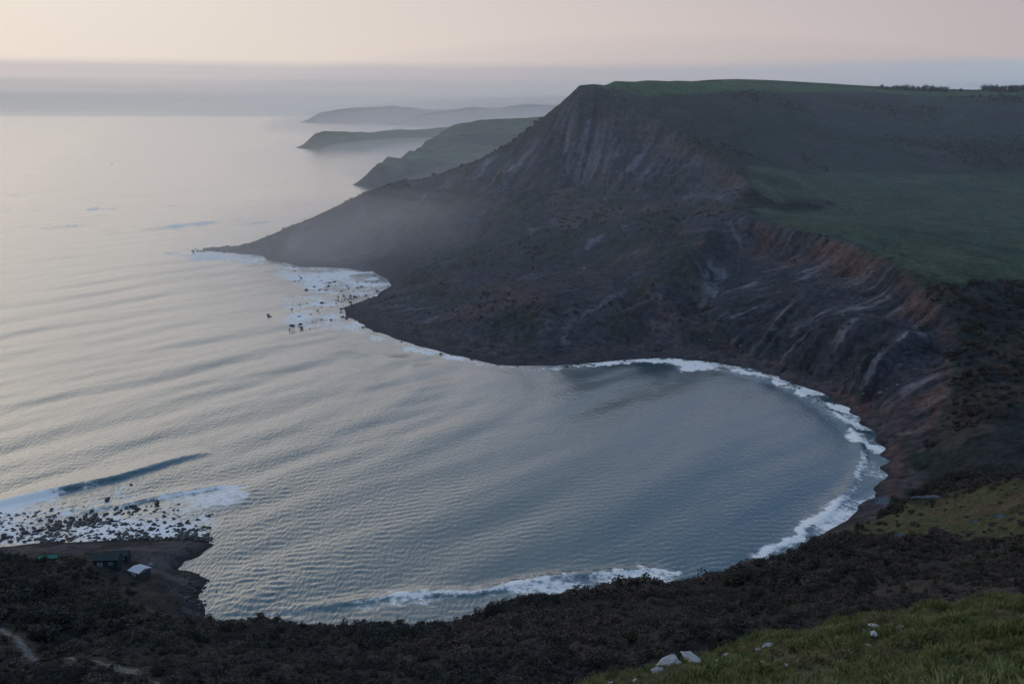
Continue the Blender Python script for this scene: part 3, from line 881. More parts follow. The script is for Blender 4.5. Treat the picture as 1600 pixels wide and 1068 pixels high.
for _ in range(26):
    u0, v0 = qb.uniform(-20, 470), qb.uniform(228, 372)
    if u0 > 470 - (v0 - 290) * 1.5:
        continue
    w0 = qb.uniform(18, 60)
    a_, b_ = np.array(Z(u0 - w0 / 2, v0 + w0 * 0.05)[:2]), np.array(Z(u0 + w0 / 2, v0 - w0 * 0.05)[:2])
    sel = (np.abs(X - a_[0]) < 400) & (np.abs(YY - a_[1]) < 500)
    v_ = b_ - a_
    t = np.clip(((X[sel] - a_[0]) * v_[0] + (YY[sel] - a_[1]) * v_[1]) / (v_ @ v_), 0, 1)
    dx, dy = X[sel] - a_[0] - t * v_[0], YY[sel] - a_[1] - t * v_[1]
    d_ = np.hypot(dx, dy); e_ = np.sin(t * math.pi) ** 0.8
    wz[sel] += 1.1 * np.exp(-(d_ / 14.0) ** 2) * e_
    fz = np.zeros_like(X); fz[sel] = np.exp(-(d_ / qb.uniform(4, 8)) ** 2) * e_ * qb.uniform(0.55, 1.0)
    far_b = np.maximum(far_b, fz)
shoal = sstep(-HG, 0.0, 2.5) * 0.75 + 0.25
wz = wz * shoal
# foam
n_a = fbm(X, YY, 14, 5, 501, 0.6); n_b = fbm(X, YY, 3.2, 4, 502, 0.6); n_c = fbm(X, YY, 45, 3, 503)
foam = 0.74 * far_b + np.zeros_like(X)


def zone(px, w, amt):
    global foam
    p = [Z(*q)[:2] for q in px]
    foam = np.maximum(foam, amt * soft_poly(X + 6 * n_a, YY + 6 * n_b, p, w))


zone([(-250, 870), (-250, 826), (0, 795), (70, 775), (190, 762), (300, 768), (370, 762), (395, 775), (350, 800), (336, 846), (250, 842), (0, 850)], 4, 0.60)
zone([(-250, 860), (-250, 840), (0, 812), (100, 795), (140, 800), (60, 830), (0, 852)], 4, 0.66)
zone([(300, 765), (372, 757), (398, 772), (350, 795), (330, 842), (300, 830)], 4, 0.64)
zone([(400, 402), (425, 412), (560, 420), (606, 436), (608, 448), (580, 462), (532, 482), (560, 507), (620, 531), (640, 545), (580, 528), (500, 513), (450, 500), (440, 470), (470, 450), (430, 430)], 12, 0.64)
zone([(290, 388), (345, 392), (400, 395), (430, 408), (420, 416), (350, 407), (270, 404), (255, 395)], 12, 0.66)
zone([(615, 530), (660, 545), (760, 565), (800, 572), (880, 573), (890, 580), (800, 580), (740, 570), (640, 547)], 3.5, 0.72)
zone([(1030, 560), (1120, 566), (1140, 576), (1070, 581), (1060, 574)], 4, 0.88)
zone([(880, 573), (950, 564), (1040, 559), (1130, 567), (1200, 585), (1180, 588), (1120, 574), (1040, 565), (950, 570)], 2, 0.8)
for u0, v0, u1, v1 in ((1200, 586, 1242, 592), (1245, 605, 1285, 608), (1280, 627, 1340, 640), (1318, 652, 1378, 670), (1335, 690, 1388, 706)):
    zone([(u0, v0), (u1, v1 - 5), (u1 + 6, v1), (u1 - 8, v1 + 9), (u0 + 20, v0 + 16), (u0 + 8, v0 + 14)], 2.0, 0.85)
zone([(760, 945), (800, 915), (880, 897), (1000, 888), (1055, 898), (1060, 930), (900, 940), (790, 960)], 3, 0.74)
zone([(375, 962), (450, 948), (560, 935), (660, 923), (720, 925), (730, 935), (640, 950), (500, 968), (400, 970)], 4, 0.56)
foam = np.maximum(foam, 0.82 * np.exp(-((bd4 + 0.9 * n_a * 4) / 2.6) ** 2) * sstep(bt4, 0.75, 0.55))
foam = np.maximum(foam, 0.5 * sstep(dsh + 6 * n_a, 16, 6) * sstep(X, 60, 100) * sstep(YY, 260, 275))
foam = np.maximum(foam, 0.85 * np.exp(-((bd2 - 1.0) / 1.6) ** 2) * sstep(bt2, 0.0, 0.2))
foam = np.maximum(foam, 0.92 * sstep(bd, -1.5, 0.3) * sstep(bd, 10, 3) * sstep(bt + 0.25 * n_a, 0.66, 0.36))
foam = np.maximum(foam, 0.72 * np.exp(-((bd3 - 0.6 + 2 * n_a) / 1.5) ** 2))
foam = np.maximum(foam, 0.56 * sstep(dsh + 4 * n_a, 4, 1.0) * sstep(RR, 1200, 900) * sstep(RR, 420, 470))
n_d = fbm(X, YY, 13, 4, 504, 0.62)
n_w = fbm(X * 0.8 - YY * 0.6, (X * 0.6 + YY * 0.8) * 3.0, 20, 4, 505, 0.6)          # streaks drawn out along the shore
away_f = sstep(RR, 430, 560)
foam = np.clip(foam + (0.40 * n_c + 0.22 * n_a + (0.25 + 0.30 * away_f) * n_d + 0.30 * n_w) * (foam > 0.05), 0, 1)

m, g = new_mat('sea_water')
fo = g.n('ShaderNodeAttribute', attribute_name='foam').outputs[2]
by_ = g.n('ShaderNodeAttribute', attribute_name='calm').outputs[2]
far_ = g.n('ShaderNodeAttribute', attribute_name='away').outputs[2]
p = g.n('ShaderNodeNewGeometry').outputs['Position']
rot = g.n('ShaderNodeMapping', {'Vector': p, 'Rotation': (0, 0, 1.28), 'Scale': (1.0, 0.42, 1.0)}).outputs[0]
w1 = g.noise(rot, 1.05, 2.0, 0.5)
w2 = g.noise(rot, 0.12, 3, 0.55)
hgt = g.m('MULTIPLY_ADD', w2, 1.2, w1)
bmp = g.n('ShaderNodeBump', {'Height': hgt, 'Distance': 0.36, 'Strength': g.m('MULTIPLY', g.m('MULTIPLY_ADD', by_, -0.45, 0.8), g.m('MULTIPLY_ADD', far_, -0.55, 1.0))}).outputs[0]
fres = g.m('POWER', g.n('ShaderNodeLayerWeight', {0: 0.5, 1: bmp}).outputs[1], 2.25)          # grazing reflection of the sky
deep = g.n('ShaderNodeBsdfDiffuse', {'Color': (0.020, 0.074, 0.090, 1), 'Normal': bmp}).outputs[0]
shine = g.n('ShaderNodeBsdfGlossy', {'Color': (0.97, 0.97, 0.97, 1), 'Roughness': 0.13, 'Normal': bmp}).outputs[0]
water = g.n('ShaderNodeMixShader', {0: fres, 1: deep, 2: shine}).outputs[0]
f1 = g.noise(p, 0.55, 8, 0.72)
warpv = g.n('ShaderNodeVectorMath', {0: p, 1: g.n('ShaderNodeTexNoise', {'Vector': p, 'Scale': 0.5, 'Detail': 4.0}).outputs[1]}, operation='MULTIPLY_ADD')
warpv.inputs[1].default_value = (1, 1, 0)
g.t.links.new(g.n('ShaderNodeVectorMath', {0: g.n('ShaderNodeTexNoise', {'Vector': p, 'Scale': 0.45, 'Detail': 5.0}).outputs[1], 3: 3.0}, operation='SCALE').outputs[0], warpv.inputs[2])
f2 = g.n('ShaderNodeTexVoronoi', {'Vector': warpv.outputs[0], 'Scale': 0.8}, feature='DISTANCE_TO_EDGE').outputs[0]
lace = g.m('ADD', g.m('MULTIPLY_ADD', g.m('SUBTRACT', f1, 0.5), 1.5, 0.5), g.m('MULTIPLY', g.ss(f2, 0.30, 0.0), 0.16))
mask = g.m('MAXIMUM', g.ss(g.m('ADD', lace, fo), 1.06, 1.40), g.m('MULTIPLY', g.ss(fo, 0.25, 0.95), 0.28))
foamb = bsdf(g, (0.92, 0.87, 0.82), 0.9, 0.1)
mixs = g.n('ShaderNodeMixShader', {0: mask, 1: water, 2: foamb})
out(g, mixs.outputs[0])
M_sea = m
o = grid_obj('sea', X, YY, wz, M_sea, {'foam': foam, 'calm': bay, 'away': sstep(RR, 350, 2600) ** 0.7}, quadmask((HG < 4.0).astype(np.float32)) > 0)
tag(o, 'grey-blue sea filling the bay, paler and warmer towards the horizon', kind='structure')

# ------------------------------------------------------------------ ponds on the grassy flat
m, g = new_mat('pond_water')
p = g.n('ShaderNodeNewGeometry').outputs['Position']
b = g.n('ShaderNodeBump', {'Height': g.noise(p, 1.5, 2), 'Distance': 0.02, 'Strength': 0.4}).outputs[0]
out(g, bsdf(g, (0.03, 0.04, 0.05), 0.05, 0.5, b, IOR=1.45))
M_pond = m
PL = ['shallow pool shining on the grass at the right edge', 'small bright pool beside the larger pool at right', 'little pool at the edge of the dark scrub above the beach',
      'blue-grey stream pool behind the end of the beach', 'thin stretch of stream at the foot of the dark cliff']
for k, (px_, py_, pl_, rx_, ry_) in enumerate(PONDS):
    n = 40
    vs = [(px_, py_, pl_ - 0.12)]
    for i in range(n):
        a = 2 * math.pi * i / n
        w_ = 1.0 + 0.30 * math.sin(2 * a + k * 1.7) + 0.22 * math.sin(3 * a + k) + 0.12 * math.sin(7 * a + 2 * k)
        vs.append((px_ + rx_ * w_ * math.cos(a), py_ + ry_ * w_ * math.sin(a), pl_ - 0.12))
    o = mesh_obj('pond', vs, [(0, i + 1, (i + 1) % n + 1) for i in range(n)], M_pond)
    tag(o, PL[k], kind='structure')

# ------------------------------------------------------------------ foliage and rock builders
def lin(x, y):
    return float(land(np.array([x], np.float64), np.array([y], np.float64))[0])


def foliage_mesh(name, rx, rz, n, leaf, seed, mat, lumps=5, up=0.55):
    """lumpy crown of many small leaf faces"""
    q = random.Random(seed)
    cs = []
    for k in range(lumps):
        a = q.uniform(0, 6.28); rr = q.uniform(0.15, 0.6) * rx
        cs.append((math.cos(a) * rr, math.sin(a) * rr, rz * (up + q.uniform(-0.22, 0.32)), rx * q.uniform(0.38, 0.62)))
    vs, fs = [], []
    for i in range(n):
        c = q.choice(cs)
        d = Vector((q.gauss(0, 1), q.gauss(0, 1), q.gauss(0, 1))).normalized()
        rr = c[3] * q.uniform(0.55, 1.05)
        pnt = Vector((c[0], c[1], c[2])) + Vector((d.x * rr, d.y * rr, d.z * rr * rz / rx))
        pnt.z = max(pnt.z, 0.02)
        t1 = Vector((q.gauss(0, 1), q.gauss(0, 1), q.gauss(0, 0.7))).normalized()
        t2 = t1.cross(Vector((q.gauss(0, 1), q.gauss(0, 1), q.gauss(0, 1)))).normalized()
        s1 = leaf * q.uniform(0.6, 1.5); s2 = leaf * q.uniform(0.35, 0.8)
        b0 = len(vs)
        vs += [tuple(pnt - t1 * s1), tuple(pnt + t2 * s2), tuple(pnt + t1 * s1), tuple(pnt - t2 * s2)]
        fs.append((b0, b0 + 1, b0 + 2, b0 + 3))
    me = bpy.data.meshes.new(name)
    me.from_pydata(vs, [], fs)
    me.materials.append(mat)
    return me


def stems_mesh(name, h, r0, n, seed, mat, spread=0.5):
    """tapered stems or a trunk with limbs"""
    q = random.Random(seed)
    vs, fs = [], []

    def limb(a, b, ra, rb):
        k0 = len(vs)
        ax = (b - a).normalized()
        u = ax.orthogonal().normalized(); w = ax.cross(u)
        for P_, r_ in ((a, ra), (b, rb)):
            for i in range(5):
                t = 2 * math.pi * i / 5
                vs.append(tuple(P_ + (u * math.cos(t) + w * math.sin(t)) * r_))
        for i in range(5):
            j = (i + 1) % 5
            fs.append((k0 + i, k0 + j, k0 + 5 + j, k0 + 5 + i))
    for k in range(n):
        a = Vector((q.uniform(-1, 1) * r0 * (n - 1), q.uniform(-1, 1) * r0 * (n - 1), -0.15 * h))
        mid = Vector((a.x + q.uniform(-1, 1) * spread * h * 0.3, a.y + q.uniform(-1, 1) * spread * h * 0.3, h * 0.45))
        limb(a, mid, r0, r0 * 0.7)
        for _ in range(3):
            e = mid + Vector((q.uniform(-1, 1) * spread * h, q.uniform(-1, 1) * spread * h, h * q.uniform(0.25, 0.5)))
            limb(mid, e, r0 * 0.55, r0 * 0.15)
    me = bpy.data.meshes.new(name)
    me.from_pydata(vs, [], fs)
    me.materials.append(mat)
    return me


def hull_mesh(name, n, seed, mat, flat=0.7, sub=0):
    import bmesh
    q = random.Random(seed)
    bm = bmesh.new()
    for k in range(n):
        d = Vector((q.gauss(0, 1), q.gauss(0, 1), q.gauss(0, 1))).normalized() * q.uniform(0.8, 1.0)
        bm.verts.new((d.x * 0.5, d.y * 0.5 * 0.8, d.z * 0.5 * flat))
    r_ = bmesh.ops.convex_hull(bm, input=bm.verts)
    bmesh.ops.delete(bm, geom=[v for v in bm.verts if not v.link_faces], context='VERTS')
    if sub:
        bmesh.ops.subdivide_edges(bm, edges=bm.edges[:], cuts=sub, use_grid_fill=True)
        for v in bm.verts:
            c_ = v.co * 9
            f_ = math.sin(c_.x * 1.3 + seed) * math.sin(c_.y * 1.7) * math.sin(c_.z * 2.1 + 1)
            v.co *= 1 + 0.16 * f_ + q.uniform(-0.05, 0.05)
        bmesh.ops.triangulate(bm, faces=bm.faces[:])
    me = bpy.data.meshes.new(name)
    bm.to_mesh(me)
    bm.free()
    me.materials.append(mat)
    return me


def put(name, me, loc, rot=(0, 0, 0), scl=(1, 1, 1), parent=None):
    o = bpy.data.objects.new(name, me)
    COL.objects.link(o)
    o.location = loc
    o.rotation_euler = rot
    o.scale = scl
    if parent:
        o.parent = parent
    return o


def empty(name, loc, rz=0.0, scl=1.0):
    o = bpy.data.objects.new(name, None)
    COL.objects.link(o)
    o.location = loc
    o.rotation_euler = (0, 0, rz)
    o.scale = (scl, scl, scl)
    o.empty_display_size = 0.1
    return o


M_dark = plain_mat('blackthorn_leaf', (0.055, 0.054, 0.046), 0.9, 0.3, 0.8, 0.1, rnd=0.22)
M_brown = plain_mat('bramble_leaf', (0.098, 0.076, 0.064), 0.9, 0.3, 0.8, 0.1, rnd=0.22)
M_olive = plain_mat('gorse_leaf', (0.068, 0.068, 0.046), 0.9, 0.3, 0.8, 0.1, rnd=0.22)
M_bark = plain_mat('bark', (0.055, 0.048, 0.042), 0.9, 0.3, 4.0, 0.1)
M_rock = plain_mat('wet_rock', (0.035, 0.036, 0.040), 0.55, 0.4, 1.5, 0.4, 0.4, 0.3)
M_lime = plain_mat('limestone', (0.36, 0.35, 0.34), 0.9, 0.55, 2.2, 0.2, 0.6, 0.15, 0.08)

# ------------------------------------------------------------------ bushes standing out along the edge of the near slope
BUSH = [('blackthorn', foliage_mesh('foliage', 1.3, 1.5, 420, 0.15, 11, M_dark), stems_mesh('stem', 1.3, 0.05, 3, 11, M_bark)),
        ('bramble', foliage_mesh('foliage', 1.4, 1.0, 380, 0.15, 12, M_brown), stems_mesh('stem', 0.8, 0.04, 3, 12, M_bark)),
        ('gorse', foliage_mesh('foliage', 1.2, 1.3, 400, 0.14, 13, M_olive), stems_mesh('stem', 1.1, 0.05, 3, 13, M_bark)),
        ('bramble', foliage_mesh('foliage', 1.6, 1.2, 420, 0.16, 14, M_brown, 7), stems_mesh('stem', 0.9, 0.04, 4, 14, M_bark))]
SRC = {}
edge_b = [(860, 917, 1.0, 0), (846, 922, 0.8, 1), (935, 908, 1.3, 0), (950, 906, 1.7, 0), (968, 905, 1.6, 2), (985, 908, 1.2, 0), (1003, 910, 1.5, 2), (1020, 908, 1.0, 1), (1040, 904, 0.9, 0),
          (915, 914, 0.9, 1), (890, 914, 0.9, 3), (1085, 896, 1.0, 3), (600, 970, 1.2, 0), (380, 966, 0.8, 0), (420, 966, 0.7, 1), (470, 967, 0.8, 3)]
def bush(u, v, sc, k, label, group, lo=120):
    x, y = cast(u, v, lo)
    e = empty('bush', (x, y, lin(x, y) - 0.15), random.Random(u).uniform(0, 6), sc)
    f = put('foliage', BUSH[k][1], (0, 0, 0), parent=e)
    put('stem', BUSH[k][2], (0, 0, 0), parent=e)
    tag(e, label, 'bush', group)
    SRC.setdefault(k, f)
ORD = ['first', 'second', 'third', 'fourth', 'fifth', 'sixth', 'seventh', 'eighth', 'ninth', 'tenth', 'eleventh', 'twelfth', 'thirteenth', 'fourteenth', 'fifteenth', 'sixteenth', 'seventeenth', 'eighteenth', 'nineteenth', 'twentieth']
edge_b.sort()
cnt = {}


def nth(key):
    cnt[key] = cnt.get(key, 0) + 1
    return ORD[cnt[key] - 1]


for u, v, sc, k in edge_b:
    v += 13
    if 900 <= u <= 1050:
        bush(u, v + 2, sc, k, nth('surf') + ' from left of the dark bushes standing against the white surf', 'bushes against the surf')
    elif u > 1050:
        bush(u, v + 2, sc, k, 'low bush on the brow right of the white surf', None)
    elif u > 700:
        bush(u, v + 2, sc, k, nth('left') + ' bush from left on the brow at the left end of the surf', 'bushes left of the surf')
    else:
        bush(u, v + 2, sc, k, nth('shore') + ' bush from left on the low bank above the near shore', 'bushes above the near shore')

# dry stalks by the brow
q = random.Random(4)
for k, (u, v) in enumerate(((1060, 894), (1066, 893), (1072, 892), (1079, 891), (1091, 889))):
    x, y = cast(u, v + 4, 120)
    vs, fs = [], []
    for j in range(5):
        a = Vector((q.uniform(-.5, .5), q.uniform(-.5, .5), -0.2)); b = a + Vector((q.uniform(-.25, .25), q.uniform(-.25, .25), q.uniform(1.6, 2.6)))
        k0 = len(vs)
        for P_, w_ in ((a, 0.05), (b, 0.02)):
            vs += [tuple(P_ + Vector((w_, 0, 0))), tuple(P_ + Vector((-w_ / 2, w_, 0))), tuple(P_ + Vector((-w_ / 2, -w_, 0)))]
        fs += [(k0 + i, k0 + (i + 1) % 3, k0 + 3 + (i + 1) % 3, k0 + 3 + i) for i in range(3)]
    o = mesh_obj('reed_clump', vs, fs, M_brown)
    o.location = (x, y, lin(x, y))
    tag(o, 'thin dry stalks rising from the brow against the blue water', 'reeds', 'dry stalks on the brow')

# ------------------------------------------------------------------ scattered ground cover
def scatter(name, label, src, P_, rot, scl):
    me = bpy.data.meshes.new(name)
    me.from_pydata([tuple(v) for v in P_], [], [])
    for k, v, dim in (('rot', rot, 3), ('scl', scl, 3)):
        a = me.attributes.new(k, 'FLOAT_VECTOR', 'POINT')
        a.data.foreach_set('vector', np.asarray(v, np.float32).ravel())
    o = bpy.data.objects.new(name, me)
    COL.objects.link(o)
    ng_ = bpy.data.node_groups.new(name, 'GeometryNodeTree')
    ng_.interface.new_socket('Geometry', in_out='INPUT', socket_type='NodeSocketGeometry')
    ng_.interface.new_socket('Geometry', in_out='OUTPUT', socket_type='NodeSocketGeometry')
    N = ng_.nodes; L_ = ng_.links
    gi = N.new('NodeGroupInput'); go = N.new('NodeGroupOutput')
    ip = N.new('GeometryNodeInstanceOnPoints'); oi = N.new('GeometryNodeObjectInfo')
    oi.inputs[0].default_value = src
    oi.inputs[1].default_value = True
    oi.transform_space = 'ORIGINAL'
    ar = N.new('GeometryNodeInputNamedAttribute'); ar.data_type = 'FLOAT_VECTOR'; ar.inputs[0].default_value = 'rot'
    asn = N.new('GeometryNodeInputNamedAttribute'); asn.data_type = 'FLOAT_VECTOR'; asn.inputs[0].default_value = 'scl'
    e2r = N.new('FunctionNodeEulerToRotation')
    L_.new(gi.outputs[0], ip.inputs['Points']); L_.new(oi.outputs['Geometry'], ip.inputs['Instance'])
    L_.new(ar.outputs[0], e2r.inputs[0]); L_.new(e2r.outputs[0], ip.inputs['Rotation'])
    L_.new(asn.outputs[0], ip.inputs['Scale']); L_.new(ip.outputs[0], go.inputs[0])
    md = o.modifiers.new('scatter', 'NODES')
    md.node_group = ng_
    tag(o, label, kind='stuff')
    return o


rng = np.random.default_rng(21)


def scatter_bushes(n, gen, size, zoff, labels):
    x, y, w = gen(n)
    z = land(x, y) + zoff
    kk = np.argmax(rng.random((len(x), 4)) * np.array([1.0, 1.0, 0.8, 1.0]) + 1.1 * np.stack([fbm(x, y, 22, 3, 600 + j) for j in range(4)], -1), 1)
    sc = size * np.exp(rng.normal(0, 0.32, len(x))) * w
    for j in range(4):
        m_ = kk == j
        if m_.sum() == 0:
            continue
        P_ = np.stack([x[m_], y[m_], z[m_]], -1)
        rot = np.stack([rng.normal(0, .12, m_.sum()), rng.normal(0, .12, m_.sum()), rng.uniform(0, 6.28, m_.sum())], -1)
        S_ = np.stack([sc[m_] * rng.uniform(.8, 1.3, m_.sum()), sc[m_] * rng.uniform(.8, 1.3, m_.sum()), sc[m_] * rng.uniform(.6, 1.1, m_.sum())], -1)
        scatter('scrub', labels[j], SRC[j], P_, rot, S_)


HUTS = [cast(218, 903, 150), cast(172, 892, 150), cast(75, 870, 150), cast(190, 882, 150), cast(258, 893, 150)]


def gen_near(n):
    r_ = np.sqrt(rng.uniform(80 ** 2, 330 ** 2, n)); a = np.radians(rng.uniform(-36, 37, n))
    x, y = r_ * np.sin(a), r_ * np.cos(a)
    h = gsamp(GH, x, y); dsh = gsamp(GSHORE, x, y)
    dens = 0.85 + 1.6 * fbm(x, y, 24, 3, 611)
    dens = dens * (1 - 0.93 * gsamp(GM['near_green'], x, y)) + gsamp(GM['valley'], x, y) * 0.6
    k = (rng.random(n) < dens) & (h > 4.6) & (h < 68) & ((dsh > 4) | (h > 7))
    k &= (seg_dist(x, y, PATH) > 2.2) & (seg_dist(x, y, PATH2) > 2.0)
    for hx, hy in HUTS:
        k &= np.hypot(x - hx, y - hy) > 7
    for px_, py_, pl_, rx_, ry_ in PONDS:
        k &= np.hypot((x - px_) / (rx_ + 2), (y - py_) / (ry_ + 2)) > 1.3
    return x[k], y[k], 0.75 + 0.9 * (fbm(x[k], y[k], 35, 2, 612) + 0.5) ** 2


scatter_bushes(42000, gen_near, 0.66, -0.1, ['dark blackthorn scrub covering the near slope', 'brown bramble scrub covering the near slope', 'olive gorse scrub covering the near slope', 'dead bracken and bramble covering the near slope'])


def gen_far(n):
    x = rng.uniform(-240, 620, n); y = rng.uniform(330, 1260, n)
    h = gsamp(GH, x, y)
    val = gsamp(GM['valley'], x, y); thk = gsamp(GM['thicket'], x, y); und = gsamp(GM['under'], x, y)
    fl = np.maximum.reduce([gsamp(GM['field'], x, y), gsamp(GM['top'], x, y)])
    hill = (1 - np.maximum.reduce([val, thk, und, fl, gsamp(GM['crag'], x, y), gsamp(GM['lowcliff'], x, y)]))
    nn = fbm(x, y, 55, 4, 621)
    dens = val * 0.85 + thk * 1.0 + und * np.clip(0.10 + 0.5 * nn, 0, 0.3) * (gsamp(GSLs, x, y) < 0.8) + hill * np.clip(3.5 * (nn - 0.13), 0, 0.8)
    k = (rng.random(n) < dens) & (h > 5) & (np.abs(np.degrees(np.arctan2(x, y))) < 33) & (fl < 0.3)
    return x[k], y[k], 1.0 + 0.0 * x[k]


scatter_bushes(70000, gen_far, 0.95, -0.3, ['dark thorn scrub dotted over the far hill and landslips', 'brown scrub dotted over the far hill and landslips', 'olive gorse dotted over the far hill and landslips', 'dead bracken dotted over the far hill and landslips'])

# ------------------------------------------------------------------ grass of the shoulder
def tuft_mesh(name, n, h, w, seed, mat, spread=0.14):
    q = random.Random(seed)
    vs, fs = [], []
    for k in range(n):
        a = q.uniform(0, 6.28); rr = spread * math.sqrt(q.random())
        b = Vector((math.cos(a) * rr, math.sin(a) * rr, -0.05))
        lean = Vector((math.cos(a) * q.uniform(0, .6) + 0.25, math.sin(a) * q.uniform(0, .6) - 0.1, 1)).normalized()
        hh = h * q.uniform(0.5, 1.1)
        sd_ = Vector((-math.sin(a + q.uniform(-1, 1)), math.cos(a), 0)).normalized() * w * q.uniform(.6, 1.2)
        m_ = b + lean * hh * 0.6
        e = m_ + Vector((lean.x * 1.6, lean.y * 1.6, lean.z * 0.45)) * hh * 0.45
        k0 = len(vs)
        vs += [tuple(b - sd_), tuple(b + sd_), tuple(m_ + sd_ * .8), tuple(m_ - sd_ * .8), tuple(e)]
        fs += [(k0, k0 + 1, k0 + 2, k0 + 3), (k0 + 3, k0 + 2, k0 + 4)]
    me = bpy.data.meshes.new(name)
    me.from_pydata(vs, [], fs)
    me.materials.append(mat)
    return me


M_g1 = plain_mat('grass_green', (0.125, 0.140, 0.040), 0.8, 0.3, 2.0, 0.2, rnd=0.35)
M_g2 = plain_mat('grass_olive', (0.155, 0.142, 0.050), 0.8, 0.3, 2.0, 0.2, rnd=0.35)
M_g3 = plain_mat('grass_straw', (0.190, 0.155, 0.080), 0.8, 0.3, 2.0, 0.2, rnd=0.35)
n = 90000
x = rng.uniform(-6, 48, n); y = rng.uniform(8, 62, n)
z0 = land(x, y)
kn_ = sstep(y, 75, 60) * sstep(z0, 70, 84)
edge_ok = gsamp(GH, x, y) > 84
clump = fbm(x, y, 2.2, 3, 631)
k = edge_ok & (kn_ > 0.4) & (rng.random(n) < 0.55 + 1.0 * clump)
x, y, z0, clump = x[k], y[k], z0[k], clump[k]
kk = np.argmax(rng.random((len(x), 3)) * np.array([1.0, 0.95, 0.6]) + 0.9 * np.stack([fbm(x, y, 3.0, 3, 641 + j) for j in range(3)], -1), 1)
for j, (mt, lab) in enumerate(((M_g1, 'long green grass on the shoulder at lower right'), (M_g2, 'olive tussock grass on the shoulder at lower right'), (M_g3, 'straw coloured dead grass on the shoulder at lower right'))):
    me = tuft_mesh('grass', 16, 0.34, 0.013, 50 + j, mt, 0.17)
    m_ = np.where(kk == j)[0]
    i0 = m_[0]
    src = put('grass', me, (x[i0], y[i0], z0[i0]))
    tag(src, 'single tuft of ' + lab.split(' on ')[0] + ' on the lower right shoulder', kind='stuff')
    sc = (0.75 + 0.9 * np.clip(clump[m_] + 0.2, 0, 1)) * rng.uniform(0.7, 1.3, len(m_))
    scatter('grass', lab, src, np.stack([x[m_], y[m_], z0[m_]], -1), np.stack([rng.normal(-.25, .12, len(m_)), rng.normal(0.1, .12, len(m_)), rng.uniform(0, 6.28, len(m_))], -1), np.stack([sc, sc, sc], -1))

# ------------------------------------------------------------------ boulders in the surf
HULL = [hull_mesh('boulder', 16, 70 + k, M_rock, 0.72) for k in range(6)]
q = random.Random(12)
NB = 0
REST = []


def boulders(n, region, s0, s1, name, label, group, cat='boulder', keep_n=999, sink=0.06, power=2.2):
    """n rocks at photo positions drawn by region(); the largest keep_n become things"""
    items = []
    for _ in range(n):
        u, v = region()
        x, y, _z = Z(u, v, 0.0)
        sz_ = s0 + (s1 - s0) * q.random() ** power
        items.append((sz_, x, y))
    items.sort(reverse=True)
    hs = land(np.array([i_[1] for i_ in items]), np.array([i_[2] for i_ in items]))
    for k, (sz_, x, y) in enumerate(items):
        h = max(float(hs[k]), -0.25)
        a = (x, y, h + sz_ * sink)
        rot = (q.uniform(-.4, .4), q.uniform(-.4, .4), q.uniform(0, 6.28))
        sc = (sz_ * q.uniform(.8, 1.4), sz_ * q.uniform(.8, 1.2), sz_ * q.uniform(.7, 1.0))
        if k < keep_n:
            o = put(name, q.choice(HULL), a, rot, sc)
            tag(o, label, cat, group)
        else:
            REST.append((group, a, rot, sc))


def reg_left():
    while True:
        u = q.uniform(-15, 332)
        lo_, hi_ = 800 - 0.06 * u, 846
        v = q.uniform(lo_, hi_)
        t = (v - lo_) / (hi_ - lo_)
        c_ = float(vn(np.array([u / 38.0]), np.array([v / 12.0]), 77)[0]) + 0.5
        if q.random() < (0.15 + 1.1 * c_ * c_) * (0.35 + 0.8 * t) * (1.0 if u < 250 else 0.55):
            return u, v


def along(px, w, bias=1.0):
    def f():
        k = q.randrange(len(px) - 1)
        t = q.random()
        u = px[k][0] + (px[k + 1][0] - px[k][0]) * t; v = px[k][1] + (px[k + 1][1] - px[k][1]) * t
        return u + q.gauss(0, w * 2.0), v + q.gauss(0, w)
    return f


boulders(2300, reg_left, 0.35, 2.3, 'boulder', 'dark wet boulder in the white foam beyond the shingle ledge at left', 'boulders in the foam at left', keep_n=150)
boulders(190, along([(455, 500), (500, 492), (540, 478), (560, 462), (590, 450), (520, 440), (470, 430)], 9), 0.9, 3.4, 'boulder', 'dark rock scattered in the foam off the foot of the big cliff', 'rocks in the foam under the cliff', keep_n=45)
boulders(60, along([(540, 490), (600, 520), (660, 541), (760, 562), (850, 572), (940, 566)], 3), 1.0, 3.0, 'boulder', 'dark rock at the water line below the landslip', 'rocks along the far water line', keep_n=35)
boulders(130, along([(300, 392), (330, 390), (365, 389), (400, 391), (425, 404), (440, 412), (470, 417)], 2.2), 1.6, 3.8, 'boulder', 'dark rock on the low reef running out from the point', 'rocks on the reef of the point', keep_n=30)
boulders(80, along([(300, 905), (312, 920), (315, 935), (306, 950)], 6), 0.7, 1.8, 'boulder', 'dark boulder on the shore in front of the white roofed boathouse', 'boulders on the boathouse shore', keep_n=35)
for (u, v, sz_, lab) in ((727, 965, 2.0, 'larger of two dark rocks standing in the shallow wash of the near shore'), (742, 961, 1.3, 'smaller of two dark rocks standing in the shallow wash of the near shore'), (205, 758, 1.6, 'lone dark rock awash between the two lines of surf at left'),
                        (168, 782, 2.6, 'broad dark rock at the seaward edge of the boulder field'), (245, 787, 2.8, 'tall dark rock at the right end of the boulder field seaward edge')):
    x, y, _z = Z(u, v, 0)
    tag(put('boulder', q.choice(HULL), (x, y, max(lin(x, y), -0.2) + 0.25 * sz_), (0.1, 0.2, q.uniform(0, 6)), (sz_ * 1.3, sz_, sz_ * 0.9)), lab, 'boulder')
